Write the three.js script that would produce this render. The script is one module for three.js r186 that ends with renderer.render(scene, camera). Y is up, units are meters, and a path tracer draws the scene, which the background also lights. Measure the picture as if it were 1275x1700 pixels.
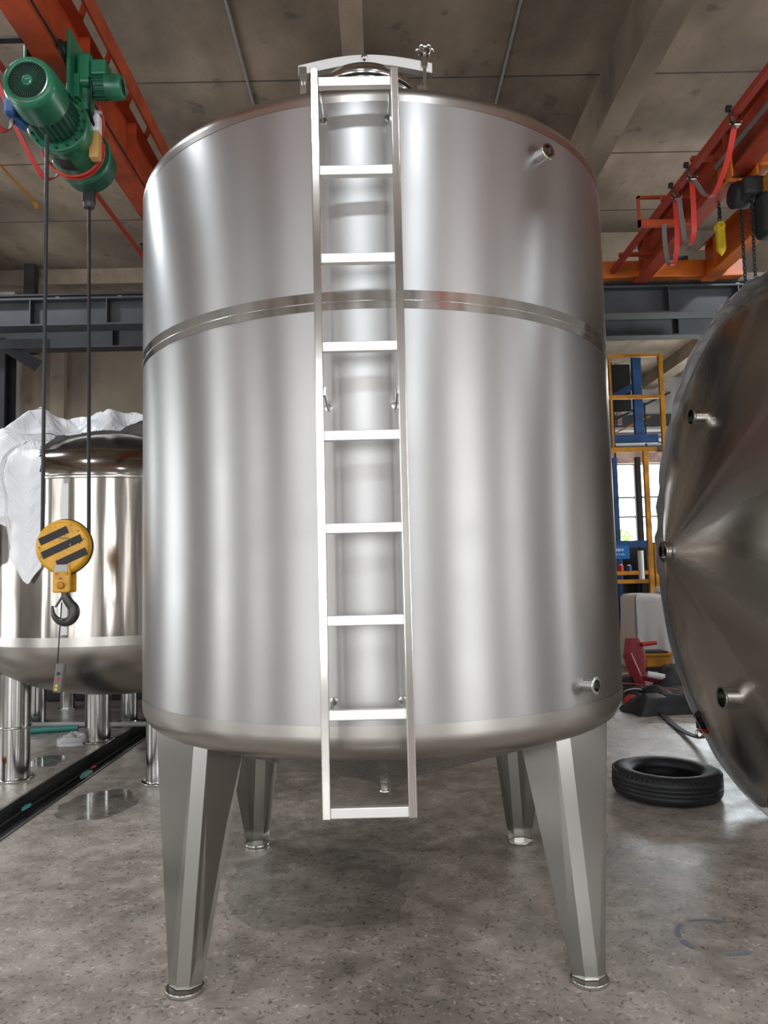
import * as THREE from 'three';
import { mergeGeometries } from 'three/addons/utils/BufferGeometryUtils.js';
import { RoundedBoxGeometry } from 'three/addons/geometries/RoundedBoxGeometry.js';
import { RectAreaLightUniformsLib } from 'three/addons/lights/RectAreaLightUniformsLib.js';

RectAreaLightUniformsLib.init();
const scene = new THREE.Scene();
const camera = new THREE.PerspectiveCamera(67.772, 1275 / 1700, 0.05, 100);
camera.position.set(0, 1.6, 3.8816);
camera.rotation.order = 'YXZ';
camera.rotation.set(THREE.MathUtils.degToRad(4.547), THREE.MathUtils.degToRad(-0.397), THREE.MathUtils.degToRad(-1.338));
scene.background = new THREE.Color(5.2, 5.9, 6.3);          // bright overcast sky, seen through the far window
const EXPOSURE = 1.3;
const renderer = new THREE.WebGLRenderer({ antialias: true });
renderer.toneMapping = THREE.LinearToneMapping;
renderer.toneMappingExposure = EXPOSURE;
renderer.shadowMap.enabled = true;

// daylight openings of the hall: [wall, centre along the wall, centre height, width, height, radiance, panes across, panes up]
const DAY = 4.6;
const OPENINGS = [
  ['left', -1.5, 2.25, 2.0, 3.2, 0.5 * DAY, 3, 4],
  ['left', 3.05, 2.25, 0.8, 3.4, 1.1 * DAY, 1, 4],
  ['left', 6.4, 2.25, 1.8, 3.2, 0.5 * DAY, 3, 4],
  ['front', -5.0, 2.3, 3.6, 4.2, 0.5 * DAY, 4, 5],
  ['front', -0.8, 2.4, 0.9, 3.6, 1.4 * DAY, 1, 4],
  ['front', 2.3, 2.6, 1.3, 3.6, 0.8 * DAY, 2, 4],
  ['front', 6.9, 2.3, 3.4, 4.4, 0.75 * DAY, 4, 5],
  ['right', 0.85, 2.25, 0.3, 3.2, 1.6 * DAY, 1, 4],
  ['right', 5.6, 2.25, 1.6, 3.2, 0.5 * DAY, 2, 4],
  ['right', -7.5, 2.8, 3.2, 3.2, 0.9 * DAY, 4, 4],
  ['left', -5.4, 3.4, 1.4, 2.4, 0.5 * DAY, 2, 3],
];
const WALL = { left: -8, right: 9.2, front: 9, back: -13.6 }, CEIL = 6.0;

// ------------------------------------------------------------------ helpers
const PI = Math.PI;
function rng(seed) { let s = seed >>> 0; return () => { s = (s + 0x6d2b79f5) >>> 0; let t = Math.imul(s ^ (s >>> 15), 1 | s); t = (t + Math.imul(t ^ (t >>> 7), 61 | t)) ^ t; return ((t ^ (t >>> 14)) >>> 0) / 4294967296; }; }
function hash(x, y, s) { let h = Math.imul(x, 374761393) + Math.imul(y, 668265263) + Math.imul(s, 982451653); h = Math.imul(h ^ (h >>> 13), 1274126177); return ((h ^ (h >>> 16)) >>> 0) / 4294967296; }
function vnoise(x, y, px, py, s) {
  const xi = Math.floor(x), yi = Math.floor(y); let fx = x - xi, fy = y - yi; fx = fx * fx * (3 - 2 * fx); fy = fy * fy * (3 - 2 * fy);
  const m = (a, p) => (p ? ((a % p) + p) % p : a);
  const a = hash(m(xi, px), m(yi, py), s), b = hash(m(xi + 1, px), m(yi, py), s), c = hash(m(xi, px), m(yi + 1, py), s), d = hash(m(xi + 1, px), m(yi + 1, py), s);
  return a + (b - a) * fx + (c - a) * fy + (a - b - c + d) * fx * fy;
}
function fbm(x, y, px, py, s, o = 4) { let v = 0, a = 0.5, t = 0; for (let i = 0; i < o; i++) { v += a * vnoise(x, y, px, py, s + i); t += a; a *= 0.5; x *= 2; y *= 2; px *= 2; py *= 2; } return v / t; }
function tex(n, fn, srgb, m = n) {
  const d = new Uint8Array(n * m * 4);
  for (let j = 0; j < m; j++) for (let i = 0; i < n; i++) { const c = fn(i / n, j / m, i, j), k = (j * n + i) * 4; d[k] = c[0] * 255; d[k + 1] = c[1] * 255; d[k + 2] = c[2] * 255; d[k + 3] = 255; }
  return finish(new THREE.DataTexture(d, n, m), srgb);
}
function finish(t, srgb) { t.wrapS = t.wrapT = THREE.RepeatWrapping; t.magFilter = THREE.LinearFilter; t.minFilter = THREE.LinearMipmapLinearFilter; t.generateMipmaps = true; if (srgb) t.colorSpace = THREE.SRGBColorSpace; t.needsUpdate = true; return t; }
function rep(t, u, v = u) { const c = t.clone(); c.repeat.set(u, v); c.needsUpdate = true; return c; }
const cl = (v) => Math.max(0, Math.min(1, v));
const names = {};
function numbered(n) { const k = names[n] ?? 0; names[n] = k + 1; return k ? n + '_' + String(k).padStart(3, '0') : n; }
function tag(o, label, category, group, kind) { if (label) o.userData.label = label; if (category) o.userData.category = category; if (group) o.userData.group = group; if (kind) o.userData.kind = kind; return o; }
function mesh(name, geo, mat, parent) {
  const g = Array.isArray(geo) ? (geo.length > 1 ? mergeGeometries(geo.map((q) => { const n = q.index ? q.toNonIndexed() : q; for (const a of Object.keys(n.attributes)) if (!['position', 'normal', 'uv'].includes(a)) n.deleteAttribute(a); return n; })) : geo[0]) : geo;
  const o = new THREE.Mesh(g, mat); o.castShadow = o.receiveShadow = true;
  if (parent) { o.name = name; parent.add(o); } else { o.name = numbered(name); scene.add(o); }
  return o;
}
function thing(name, label, category, pos = [0, 0, 0], turn = 0, group) { const o = new THREE.Group(); o.name = numbered(name); o.position.set(...pos); o.rotation.y = turn; scene.add(o); return tag(o, label, category, group); }
const struct = (name, geo, mat) => { const o = mesh(name, geo, mat); o.name = name; o.userData.kind = 'structure'; return o; };
const V = (x, y, z) => new THREE.Vector3(x, y, z);
function metreUV(g) {   // box-mapped uv in metres
  const p = g.attributes.position, n = g.attributes.normal, uv = new Float32Array(p.count * 2);
  for (let i = 0; i < p.count; i++) { const ax = Math.abs(n.getX(i)), ay = Math.abs(n.getY(i)), az = Math.abs(n.getZ(i)); let u, v; if (ay >= ax && ay >= az) { u = p.getX(i); v = p.getZ(i); } else if (ax >= az) { u = p.getZ(i); v = p.getY(i); } else { u = p.getX(i); v = p.getY(i); } uv[2 * i] = u; uv[2 * i + 1] = v; }
  g.setAttribute('uv', new THREE.BufferAttribute(uv, 2)); return g;
}
function box(x0, x1, y0, y1, z0, z1, r = 0) {
  const w = Math.abs(x1 - x0), h = Math.abs(y1 - y0), d = Math.abs(z1 - z0);
  const g = r ? new RoundedBoxGeometry(w, h, d, 2, Math.min(r, w / 2.01, h / 2.01, d / 2.01)) : new THREE.BoxGeometry(w, h, d);
  g.translate((x0 + x1) / 2, (y0 + y1) / 2, (z0 + z1) / 2); return metreUV(g);
}
function bar(a, b, w, d = w, r = 0) {   // a rectangular bar from a to b
  const A = V(...a), B = V(...b), L = A.distanceTo(B), g = r ? new RoundedBoxGeometry(w, L, d, 2, r) : new THREE.BoxGeometry(w, L, d); metreUV(g);
  g.applyQuaternion(new THREE.Quaternion().setFromUnitVectors(V(0, 1, 0), B.clone().sub(A).normalize())); g.translate((A.x + B.x) / 2, (A.y + B.y) / 2, (A.z + B.z) / 2); return g;
}
function rod(a, b, r0, r1 = r0, seg = 16, open = false) {
  const A = V(...a), B = V(...b), L = A.distanceTo(B), g = new THREE.CylinderGeometry(r1, r0, L, seg, 1, open);
  g.applyQuaternion(new THREE.Quaternion().setFromUnitVectors(V(0, 1, 0), B.clone().sub(A).normalize())); g.translate((A.x + B.x) / 2, (A.y + B.y) / 2, (A.z + B.z) / 2); return g;
}
function tube(pts, r, seg = 40, rad = 8, closed = false) { return new THREE.TubeGeometry(new THREE.CatmullRomCurve3(pts.map((p) => V(...p)), closed), seg, r, rad, closed); }
function lathe(prof, seg = 96) { return new THREE.LatheGeometry(prof.map(([r, y]) => new THREE.Vector2(r, y)), seg); }
function latheAlong(prof, dir, at, seg = 40) { const g = lathe(prof, seg); g.applyQuaternion(new THREE.Quaternion().setFromUnitVectors(V(0, 1, 0), V(...dir).normalize())); g.translate(...at); return g; }
function taperTube(pts, radii, n = 48, rad = 12) {
  const curve = new THREE.CatmullRomCurve3(pts.map((p) => V(...p))), g = new THREE.TubeGeometry(curve, n, 1, rad), p = g.attributes.position;
  for (let i = 0; i <= n; i++) { const c = curve.getPointAt(i / n), q = (i / n) * (radii.length - 1), k = Math.min(Math.floor(q), radii.length - 2), r = radii[k] + (radii[k + 1] - radii[k]) * (q - k); for (let j = 0; j <= rad; j++) { const a = i * (rad + 1) + j; p.setXYZ(a, c.x + (p.getX(a) - c.x) * r, c.y + (p.getY(a) - c.y) * r, c.z + (p.getZ(a) - c.z) * r); } }
  g.computeVertexNormals(); return g;
}
function ribbon(pts, w, t, axis = [1, 0, 0], n = 60) {   // flat band swept along a curve, wide along axis
  const curve = new THREE.CatmullRomCurve3(pts.map((p) => V(...p))), ax = V(...axis).normalize(), pos = [], uv = [], idx = [];
  for (let i = 0; i <= n; i++) { const c = curve.getPointAt(i / n), tg = curve.getTangentAt(i / n), nn = V().crossVectors(ax, tg).normalize(); for (const [a, b] of [[-1, -1], [1, -1], [1, 1], [-1, 1]]) { const q = c.clone().addScaledVector(ax, a * w / 2).addScaledVector(nn, b * t / 2); pos.push(q.x, q.y, q.z); uv.push(i / n, a * 0.5 + 0.5); } }
  for (let i = 0; i < n; i++) for (let k = 0; k < 4; k++) { const a = i * 4 + k, b = i * 4 + (k + 1) % 4; idx.push(a, b, a + 4, b, b + 4, a + 4); }
  const g = new THREE.BufferGeometry(); g.setAttribute('position', new THREE.Float32BufferAttribute(pos, 3)); g.setAttribute('uv', new THREE.Float32BufferAttribute(uv, 2)); g.setIndex(idx);
  const h = g.toNonIndexed(); h.computeVertexNormals(); return h;
}
function grid(nu, nv, fn) {   // parametric sheet, fn(u, v) -> [x, y, z] or null
  const pos = [], uv = [], ok = [], idx = [];
  for (let j = 0; j <= nv; j++) for (let i = 0; i <= nu; i++) { const p = fn(i / nu, j / nv); ok.push(!!p); pos.push(...(p || [0, 0, 0])); uv.push(i / nu, j / nv); }
  for (let j = 0; j < nv; j++) for (let i = 0; i < nu; i++) { const a = j * (nu + 1) + i, b = a + 1, c = a + nu + 1, d = c + 1; if (ok[a] && ok[b] && ok[c]) idx.push(a, b, c); if (ok[b] && ok[d] && ok[c]) idx.push(b, d, c); }
  const g = new THREE.BufferGeometry(); g.setAttribute('position', new THREE.Float32BufferAttribute(pos, 3)); g.setAttribute('uv', new THREE.Float32BufferAttribute(uv, 2)); g.setIndex(idx); g.computeVertexNormals(); return g;
}
const std = (o) => new THREE.MeshStandardMaterial(o), phys = (o) => new THREE.MeshPhysicalMaterial(o);
const lin = (r, g, b) => new THREE.Color().setRGB(r, g, b);

// ------------------------------------------------------------------ textures
const N = 1024;
const concreteMap = tex(N, (u, v) => {
  const a = fbm(u * 4, v * 4, 4, 4, 11, 6), b = fbm(u * 9, v * 3, 9, 3, 21, 5), f = hash(Math.floor(u * N), Math.floor(v * N), 5);
  let k = 0.72 + 0.55 * (a - 0.5) + 0.3 * (b - 0.5) + 0.05 * (f - 0.5);
  const spot = fbm(u * 22, v * 22, 22, 22, 31, 4); if (spot > 0.7) k *= 1 - 1.2 * (spot - 0.7);
  return [cl(k), cl(k * 0.945), cl(k * 0.88)];
}, true);
const concreteBump = tex(512, (u, v) => { const a = fbm(u * 12, v * 12, 12, 12, 41, 5); return [a, a, a]; });
const FN = 2048, frand = rng(77);
const flecks = new Float32Array(FN * FN);
for (let k = 0; k < 26000; k++) {
  const x = frand() * FN, y = frand() * FN, a = frand() * PI, big = frand(), l = 2.5 + 9 * big * big, w = 1.2 + 3 * frand(), s = frand() < 0.62 ? -(0.25 + 0.6 * frand()) : 0.2 + 0.5 * frand(), ca = Math.cos(a), sa = Math.sin(a), R = Math.ceil(l);
  for (let j = -R; j <= R; j++) for (let i = -R; i <= R; i++) { const p = (i * ca + j * sa) / l, q = (-i * sa + j * ca) / w, d = p * p + q * q; if (d < 1) { const xi = (Math.floor(x) + i + FN) % FN, yi = (Math.floor(y) + j + FN) % FN; flecks[yi * FN + xi] += s * (1 - d); } }
}
const floorMap = tex(FN, (u, v, i, j) => {
  const a = 0.6 * fbm(u * 3, v * 3, 3, 3, 51, 6) + 0.4 * fbm(u * 9, v * 9, 9, 9, 55, 5), b = fbm(u * 48, v * 48, 48, 48, 61, 4), f = Math.max(-0.9, Math.min(0.8, flecks[j * FN + i]));
  const k = 0.75 + 0.6 * (a - 0.5) + 0.3 * (b - 0.5) + 0.3 * f;
  return [cl(k), cl(k * 0.96), cl(k * 0.915)];
}, true);
const floorBump = tex(1024, (u, v, i, j) => { const f = flecks[(2 * j) * FN + 2 * i], b = fbm(u * 60, v * 60, 60, 60, 71, 3); const k = cl(0.6 + 0.22 * (b - 0.5) + 0.25 * Math.min(0.3, f)); return [k, k, k]; });
const floorRough = tex(1024, (u, v) => { const a = fbm(u * 7, v * 7, 7, 7, 81, 6), b = fbm(u * 60, v * 60, 60, 60, 83, 3); const k = cl(0.44 + 0.9 * (a - 0.5) + 0.35 * (b - 0.5)); const q = 0.14 + 0.5 * k; return [q, q, q]; });
const brushRough = tex(1024, (u, v) => { const b = fbm(u * 5, v * 4, 5, 4, 95, 4); const k = cl(0.85 + 0.16 * (b - 0.5)); return [k, k, k]; });
const smearRough = tex(512, (u, v) => { const b = fbm(u * 14, v * 8, 14, 8, 97, 5), k = cl(0.7 + 0.9 * (b - 0.5)); return [k, k, k]; });
const waveBump = tex(512, (u, v) => { const a = fbm(u * 60, v * 2, 60, 2, 101, 3); return [a, a, a]; });
const grimeMap = tex(512, (u, v) => { const a = fbm(u * 6, v * 6, 6, 6, 111, 6), k = cl(0.86 + 0.5 * (a - 0.5)); return [k, k, k]; }, true);
const crinkle = tex(512, (u, v) => { let k = 0; for (const [s, q, w] of [[7, 121, 0.5], [15, 131, 0.3], [31, 141, 0.2]]) k += w * Math.abs(2 * vnoise(u * s + 2 * vnoise(u * 5, v * 5, 5, 5, 7), v * s, s, s, q) - 1); return [k, k, k]; });
const woodMap = tex(256, (u, v) => { const g = fbm(u * 24, v * 2, 24, 2, 151, 4); return [0.8 + 0.2 * (g - 0.5), 0.62 + 0.24 * (g - 0.5), 0.36 + 0.2 * (g - 0.5)]; }, true);
const paintMap = tex(512, (u, v) => { const a = fbm(u * 7, v * 7, 7, 7, 161, 5), c = fbm(u * 26, v * 26, 26, 26, 163, 4); if (c > 0.755) return [0.16, 0.12, 0.1]; const k = cl(0.93 + 0.22 * (a - 0.5)); return [k, k, k]; }, true);

// ------------------------------------------------------------------ materials
const M = {};
M.shell = phys({ color: lin(0.405, 0.396, 0.384), metalness: 1, roughness: 0.45, roughnessMap: brushRough, anisotropy: 0.78, anisotropyRotation: PI / 2 });
M.polish = phys({ color: lin(0.54, 0.52, 0.49), metalness: 1, roughness: 0.3, roughnessMap: rep(smearRough, 4, 0.4), bumpMap: rep(waveBump, 1, 0.3), bumpScale: 0.0006 });
M.dish = phys({ color: lin(0.48, 0.455, 0.42), metalness: 1, roughness: 0.3, anisotropy: 0.3, anisotropyRotation: PI / 2 });
M.cone = phys({ color: lin(0.4, 0.388, 0.37), metalness: 1, roughness: 0.42, roughnessMap: rep(smearRough, 5, 1) });
M.plate = std({ color: lin(0.38, 0.365, 0.34), metalness: 1, roughness: 0.24 });
M.ladder = std({ color: lin(0.76, 0.73, 0.69), metalness: 1, roughness: 0.15 });
M.rung = std({ color: lin(0.86, 0.84, 0.81), metalness: 1, roughness: 0.46 });
M.bright = std({ color: lin(0.55, 0.54, 0.51), metalness: 1, roughness: 0.16 });
M.mirror = phys({ color: lin(0.31, 0.28, 0.245), metalness: 1, roughness: 0.13, bumpMap: rep(waveBump, 0.6, 0.4), bumpScale: 0.004 });
M.bigCone = phys({ color: lin(0.6, 0.555, 0.51), metalness: 1, roughness: 0.42, roughnessMap: rep(smearRough, 3, 1), anisotropy: 0.6, anisotropyRotation: 0 });
M.seam = std({ color: lin(0.09, 0.08, 0.07), roughness: 0.95 });
M.ceil = std({ color: lin(0.56, 0.51, 0.45), map: rep(concreteMap, 0.3), bumpMap: rep(concreteBump, 0.6), bumpScale: 0.006, roughness: 0.92 });
M.wall = std({ color: lin(0.56, 0.51, 0.45), map: rep(concreteMap, 0.16), roughness: 0.9 });
M.plaster = std({ color: lin(0.78, 0.77, 0.75), map: rep(grimeMap, 0.3), roughness: 0.9 });
M.floor = std({ color: lin(0.66, 0.63, 0.6), map: rep(floorMap, 0.25), bumpMap: rep(floorBump, 0.25), bumpScale: 0.0022, roughness: 1, roughnessMap: rep(floorRough, 0.19) });
M.damp = std({ color: lin(0.46, 0.45, 0.435), map: rep(floorMap, 0.25), bumpMap: rep(floorBump, 0.25), bumpScale: 0.0012, roughness: 0.26 });
M.wet = std({ color: lin(0.36, 0.35, 0.335), map: rep(floorMap, 0.25), roughness: 0.07 });
M.orange = std({ color: lin(0.58, 0.085, 0.022), map: rep(grimeMap, 0.8), roughness: 0.5 });
M.orangeBright = std({ color: lin(0.72, 0.17, 0.015), map: rep(grimeMap, 0.8), roughness: 0.42 });
M.steelDark = std({ color: lin(0.052, 0.055, 0.06), roughness: 0.55, map: rep(grimeMap, 0.7) });
M.black = std({ color: lin(0.012, 0.012, 0.013), roughness: 0.6 });
M.rubber = std({ color: lin(0.016, 0.016, 0.017), roughness: 0.55, map: rep(grimeMap, 2) });
M.green = phys({ color: lin(0.022, 0.2, 0.1), roughness: 0.32, clearcoat: 0.3, clearcoatRoughness: 0.2, map: rep(grimeMap, 1) });
M.greenDark = std({ color: lin(0.012, 0.085, 0.05), roughness: 0.5 });
M.yellow = std({ color: lin(0.8, 0.4, 0.012), roughness: 0.42, map: rep(paintMap, 2.6) });
M.lemon = std({ color: lin(0.85, 0.62, 0.01), roughness: 0.4, map: rep(grimeMap, 2) });
M.amber = std({ color: lin(0.72, 0.3, 0.01), roughness: 0.5, map: rep(grimeMap, 1) });
M.blue = std({ color: lin(0.012, 0.09, 0.28), roughness: 0.5, map: rep(grimeMap, 1) });
M.red = std({ color: lin(0.55, 0.03, 0.018), roughness: 0.5 });
M.rustRed = std({ color: lin(0.4, 0.05, 0.018), map: rep(grimeMap, 0.8), roughness: 0.45 });
M.orangeDeep = std({ color: lin(0.3, 0.03, 0.016), roughness: 0.5 });
M.crimson = std({ color: lin(0.24, 0.012, 0.022), roughness: 0.45 });
M.greyCable = std({ color: lin(0.17, 0.16, 0.15), roughness: 0.6 });
M.rope = std({ color: lin(0.03, 0.031, 0.034), roughness: 0.45, metalness: 0.4 });
M.hook = std({ color: lin(0.09, 0.085, 0.08), roughness: 0.38, metalness: 0.8 });
M.wood = std({ color: lin(0.85, 0.8, 0.7), map: woodMap, roughness: 0.7 });
M.film = phys({ color: lin(0.95, 0.95, 0.96), roughness: 0.35, transmission: 0.15, thickness: 0, bumpMap: rep(crinkle, 3), bumpScale: 0.012, side: THREE.DoubleSide });
M.filmTight = phys({ color: lin(0.9, 0.9, 0.91), roughness: 0.32, bumpMap: rep(crinkle, 12, 2), bumpScale: 0.006, side: THREE.DoubleSide });
M.cloth = phys({ color: lin(0.78, 0.76, 0.76), roughness: 0.7, transmission: 0.15, thickness: 0, side: THREE.DoubleSide });
M.tarp = std({ color: lin(0.016, 0.016, 0.017), roughness: 0.62, bumpMap: rep(crinkle, 2), bumpScale: 0.004, side: THREE.DoubleSide });
M.hose = std({ color: lin(0.03, 0.26, 0.21), roughness: 0.4 });
M.hoseGrey = std({ color: lin(0.42, 0.42, 0.41), roughness: 0.4 });
M.white = std({ color: lin(0.8, 0.8, 0.79), roughness: 0.5 });
M.pink = std({ color: lin(0.55, 0.38, 0.34), roughness: 0.8, map: rep(grimeMap, 1) });
M.lampGlow = std({ color: lin(0.9, 0.92, 1), emissive: lin(0.75, 0.85, 1), emissiveIntensity: 4, roughness: 0.5 });
M.frame = std({ color: lin(0.35, 0.35, 0.35), roughness: 0.5 });
M.pane = std({ color: lin(0.8, 0.82, 0.85), emissive: lin(0.95, 1, 1.06), emissiveIntensity: 1.2, roughness: 0.6 });
M.glass = phys({ color: lin(0.95, 0.97, 0.97), roughness: 0.02, transmission: 1, thickness: 0 });
M.leaf = phys({ color: lin(0.3, 0.55, 0.1), roughness: 0.8, transmission: 0.35, thickness: 0, side: THREE.DoubleSide });
M.ground = std({ color: lin(0.3, 0.32, 0.22), roughness: 1 });

// ------------------------------------------------------------------ the hall
{
  const g = new THREE.PlaneGeometry(17.2, 22.6, 172, 226); g.rotateX(-PI / 2); g.translate(0.6, 0, -2.3);
  const p = g.attributes.position, uv = g.attributes.uv; for (let i = 0; i < p.count; i++) uv.setXY(i, p.getX(i), p.getZ(i));
  const keep = [], ix = g.index.array;                                   // the drain channel is left open
  for (let i = 0; i < ix.length; i += 3) { const cx = (p.getX(ix[i]) + p.getX(ix[i + 1]) + p.getX(ix[i + 2])) / 3, cz = (p.getZ(ix[i]) + p.getZ(ix[i + 1]) + p.getZ(ix[i + 2])) / 3; if (!(cx > -2.7 && cx < -2.4 && cz > -6 && cz < 2)) keep.push(ix[i], ix[i + 1], ix[i + 2]); }
  g.setIndex(keep);
  const bottom = box(-8.2, 9.4, -0.35, -0.14, -13.8, 9.2);
  const f = struct('floor', g, M.floor); mesh('slab', bottom, M.ceil, f);
}
const ceiling = struct('ceiling', box(WALL.left - 0.2, WALL.right + 0.2, CEIL, CEIL + 0.25, WALL.back - 0.2, WALL.front + 0.2), M.ceil);
for (const [x0, x1, y] of [[2.066, 2.29, 5.53], [-0.2, -0.035, 5.55], [-5.6, -5.35, 5.53], [6.2, 6.5, 5.72]]) mesh('beam', box(x0, x1, y, CEIL, x0 > 6 ? -13.6 : -6.6, x0 > 6 ? -5.9 : 9), M.ceil, ceiling);
mesh('cross_beam', box(2.0, 9.2, 5.42, CEIL, -6.2, -5.83), M.ceil, ceiling);
mesh('cross_beam', box(-8, 2.0, 5.78, CEIL, -7.2, -6.66), M.ceil, ceiling);
for (const x of [-1.08, 1.19]) mesh('conduit', rod([x, 5.985, -6.6], [x, 5.985, 8], 0.014, 0.014, 8), M.frame, ceiling);
mesh('conduit', [rod([-3.84, 5.9, 3], [-3.84, 5.9, -4.5], 0.013, 0.013, 8), rod([-3.84, 5.9, -4.5], [-3.83, 5.86, -4.58], 0.022, 0.018, 10)], M.amber, ceiling);
for (const z of [-5.2, -3.9, -2.6, -1.3]) mesh('formwork_seam', box(-8, 9.2, CEIL - 0.004, CEIL, z - 0.006, z + 0.006), M.seam, ceiling);
struct('wall_left', box(WALL.left - 0.2, WALL.left, 0, CEIL, WALL.back, WALL.front), M.plaster);
struct('wall_right', box(WALL.right, WALL.right + 0.2, 0, CEIL, WALL.back, WALL.front), M.plaster);
struct('wall_front', box(WALL.left, WALL.right, 0, CEIL, WALL.front, WALL.front + 0.2), M.plaster);
const wallBack = struct('wall_back', box(-8, 2.6, 0, 5.78, -7.4, -7.2), M.wall);
mesh('pilaster', box(-5.43, -5.2, 0, 5.78, -7.2, -6.9), M.plaster, wallBack);
mesh('pilaster', box(-4.75, -4.55, 0, 5.78, -7.2, -7.08), M.wall, wallBack);
mesh('return_wall', box(2.4, 2.6, 0, CEIL, -13.6, -7.4), M.wall, wallBack);
{   // far end wall with its window opening
  const X0 = 5.3, X1 = 9.0, Y0 = 2.12, Y1 = 3.98;
  const far = struct('wall_far', [box(2.6, X0, 0, CEIL, -13.8, -13.6), box(X1, 9.4, 0, CEIL, -13.8, -13.6), box(X0, X1, 0, Y0, -13.8, -13.6), box(X0, X1, Y1, CEIL, -13.8, -13.6)], M.plaster);
  mesh('steel_band', box(2.6, 9.2, 4.84, 5.1, -13.6, -13.45), M.steelDark, far);
  for (const [y, h, m] of [[4.72, 0.06, M.white], [4.62, 0.05, M.frame], [4.5, 0.07, M.white], [4.4, 0.05, M.frame], [4.3, 0.08, M.steelDark]]) mesh('pipe_run', box(5.1, 9.2, y - h / 2, y + h / 2, -13.58, -13.45), m, far);
  mesh('brick_panel', box(5.1, 9.2, 3.98, 4.22, -13.59, -13.5), M.pink, far);
  const w = new THREE.Group(); w.name = 'window_1'; w.userData.kind = 'structure'; scene.add(w);
  mesh('glass_pane', box(X0, X1, Y0, Y1, -13.705, -13.695), M.glass, w);
  for (const x of [5.3, 5.95, 6.6, 7.25, 7.9, 8.55, 9.0]) mesh('mullion', box(x - 0.03, x + 0.03, Y0, Y1, -13.72, -13.6), M.frame, w);
  for (const y of [2.12, 2.75, 3.2, 3.98]) mesh('transom', box(X0, X1, y - 0.02, y + 0.02, -13.72, -13.62), M.frame, w);
  const l = new THREE.RectAreaLight(new THREE.Color(0.95, 1, 1.02), 4, X1 - X0, Y1 - Y0); l.position.set((X0 + X1) / 2, (Y0 + Y1) / 2, -13.58); l.rotation.y = PI; scene.add(l);
}
// daylight windows out of frame: frame, glazing bars, frosted panes, and the light they let in
OPENINGS.forEach(([wall, c, cy, w, h, L, nx, ny], k) => {
  const g = new THREE.Group(); g.name = 'window_' + (k + 2); g.userData.kind = 'structure'; scene.add(g);
  if (wall === 'front') { g.position.set(c, cy, WALL.front); g.rotation.y = PI; } else if (wall === 'left') { g.position.set(WALL.left, cy, c); g.rotation.y = PI / 2; } else { g.position.set(WALL.right, cy, c); g.rotation.y = -PI / 2; }
  mesh('frosted_pane', box(-w / 2, w / 2, -h / 2, h / 2, 0.005, 0.015), M.pane, g);
  mesh('frame', [box(-w / 2 - 0.06, -w / 2, -h / 2 - 0.06, h / 2 + 0.06, 0, 0.09), box(w / 2, w / 2 + 0.06, -h / 2 - 0.06, h / 2 + 0.06, 0, 0.09), box(-w / 2, w / 2, h / 2, h / 2 + 0.06, 0, 0.09), box(-w / 2, w / 2, -h / 2 - 0.06, -h / 2, 0, 0.09)], M.frame, g);
  for (let i = 1; i < nx; i++) mesh('glazing_bar', box(-w / 2 + (w * i) / nx - 0.02, -w / 2 + (w * i) / nx + 0.02, -h / 2, h / 2, 0.03, 0.08), M.frame, g);
  for (let i = 1; i < ny; i++) mesh('glazing_bar', box(-w / 2, w / 2, -h / 2 + (h * i) / ny - 0.02, -h / 2 + (h * i) / ny + 0.02, 0.03, 0.08), M.frame, g);
  const l = new THREE.RectAreaLight(new THREE.Color(0.97, 1, 1.03), L, w, h); l.position.set(0, 0, 0.022); l.rotation.y = PI; g.add(l);
});

// ------------------------------------------------------------------ main tank
const R = 1.15, Y_TOP = 3.366, Y_B1 = 2.6375, Y_B0 = 2.568, Y_BOT = 1.0636;
function shellRing(r, y0, y1, seg, rows, seed) {   // a rolled sheet is never perfectly round
  const prof = []; for (let i = 0; i <= rows; i++) prof.push([r, y0 + (y1 - y0) * (i / rows)]);
  const g = lathe(prof, seg), p = g.attributes.position, n = g.attributes.normal, uv = g.attributes.uv, f = (a, y) => { const t = ((a / (2 * PI)) % 1 + 1) % 1; return 0.0009 * (vnoise(t * 22, y * 0.45, 22, 0, seed) - 0.5) + 0.0004 * (vnoise(t * 60, y * 0.8, 60, 0, seed + 1) - 0.5); };
  for (let i = 0; i < p.count; i++) { const a = Math.atan2(p.getX(i), p.getZ(i)), y = p.getY(i), e = 0.02, s = (f(a + e, y) - f(a - e, y)) / (2 * e * r), t = (f(a, y + e) - f(a, y - e)) / (2 * e), rr = r + f(a, y), nv = V(Math.sin(a) - s * Math.cos(a), -t, Math.cos(a) + s * Math.sin(a)).normalize(); p.setXYZ(i, Math.sin(a) * rr, y, Math.cos(a) * rr); n.setXYZ(i, nv.x, nv.y, nv.z); uv.setXY(i, uv.getX(i) * 2, y); }
  return g;
}
function arc(cx, cy, r, a0, a1, n) { const o = []; for (let i = 0; i <= n; i++) { const a = a0 + ((a1 - a0) * i) / n; o.push([cx + r * Math.cos(a), cy + r * Math.sin(a)]); } return o; }
const tank = thing('storage_tank', 'large upright satin stainless steel tank on four tapered legs with a cone bottom', 'tank');
const upper = mesh('shell', shellRing(R, Y_B1, Y_TOP, 360, 12, 301), M.shell, tank);
tag(upper, 'upper satin shell course');
tag(mesh('shell', shellRing(R, Y_BOT, Y_B0, 360, 18, 311), M.shell, tank), 'lower satin shell course');
{
  const b = mesh('weld_band', shellRing(R + 0.0012, Y_B0, Y_B1, 360, 2, 321), M.polish, tank); tag(b, 'polished band over the middle weld');
  mesh('weld_seam', lathe(arc(R + 0.0008, (Y_B0 + Y_B1) / 2 - 0.004, 0.002, -PI / 2, PI / 2, 4), 240), M.polish, b);
}
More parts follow.
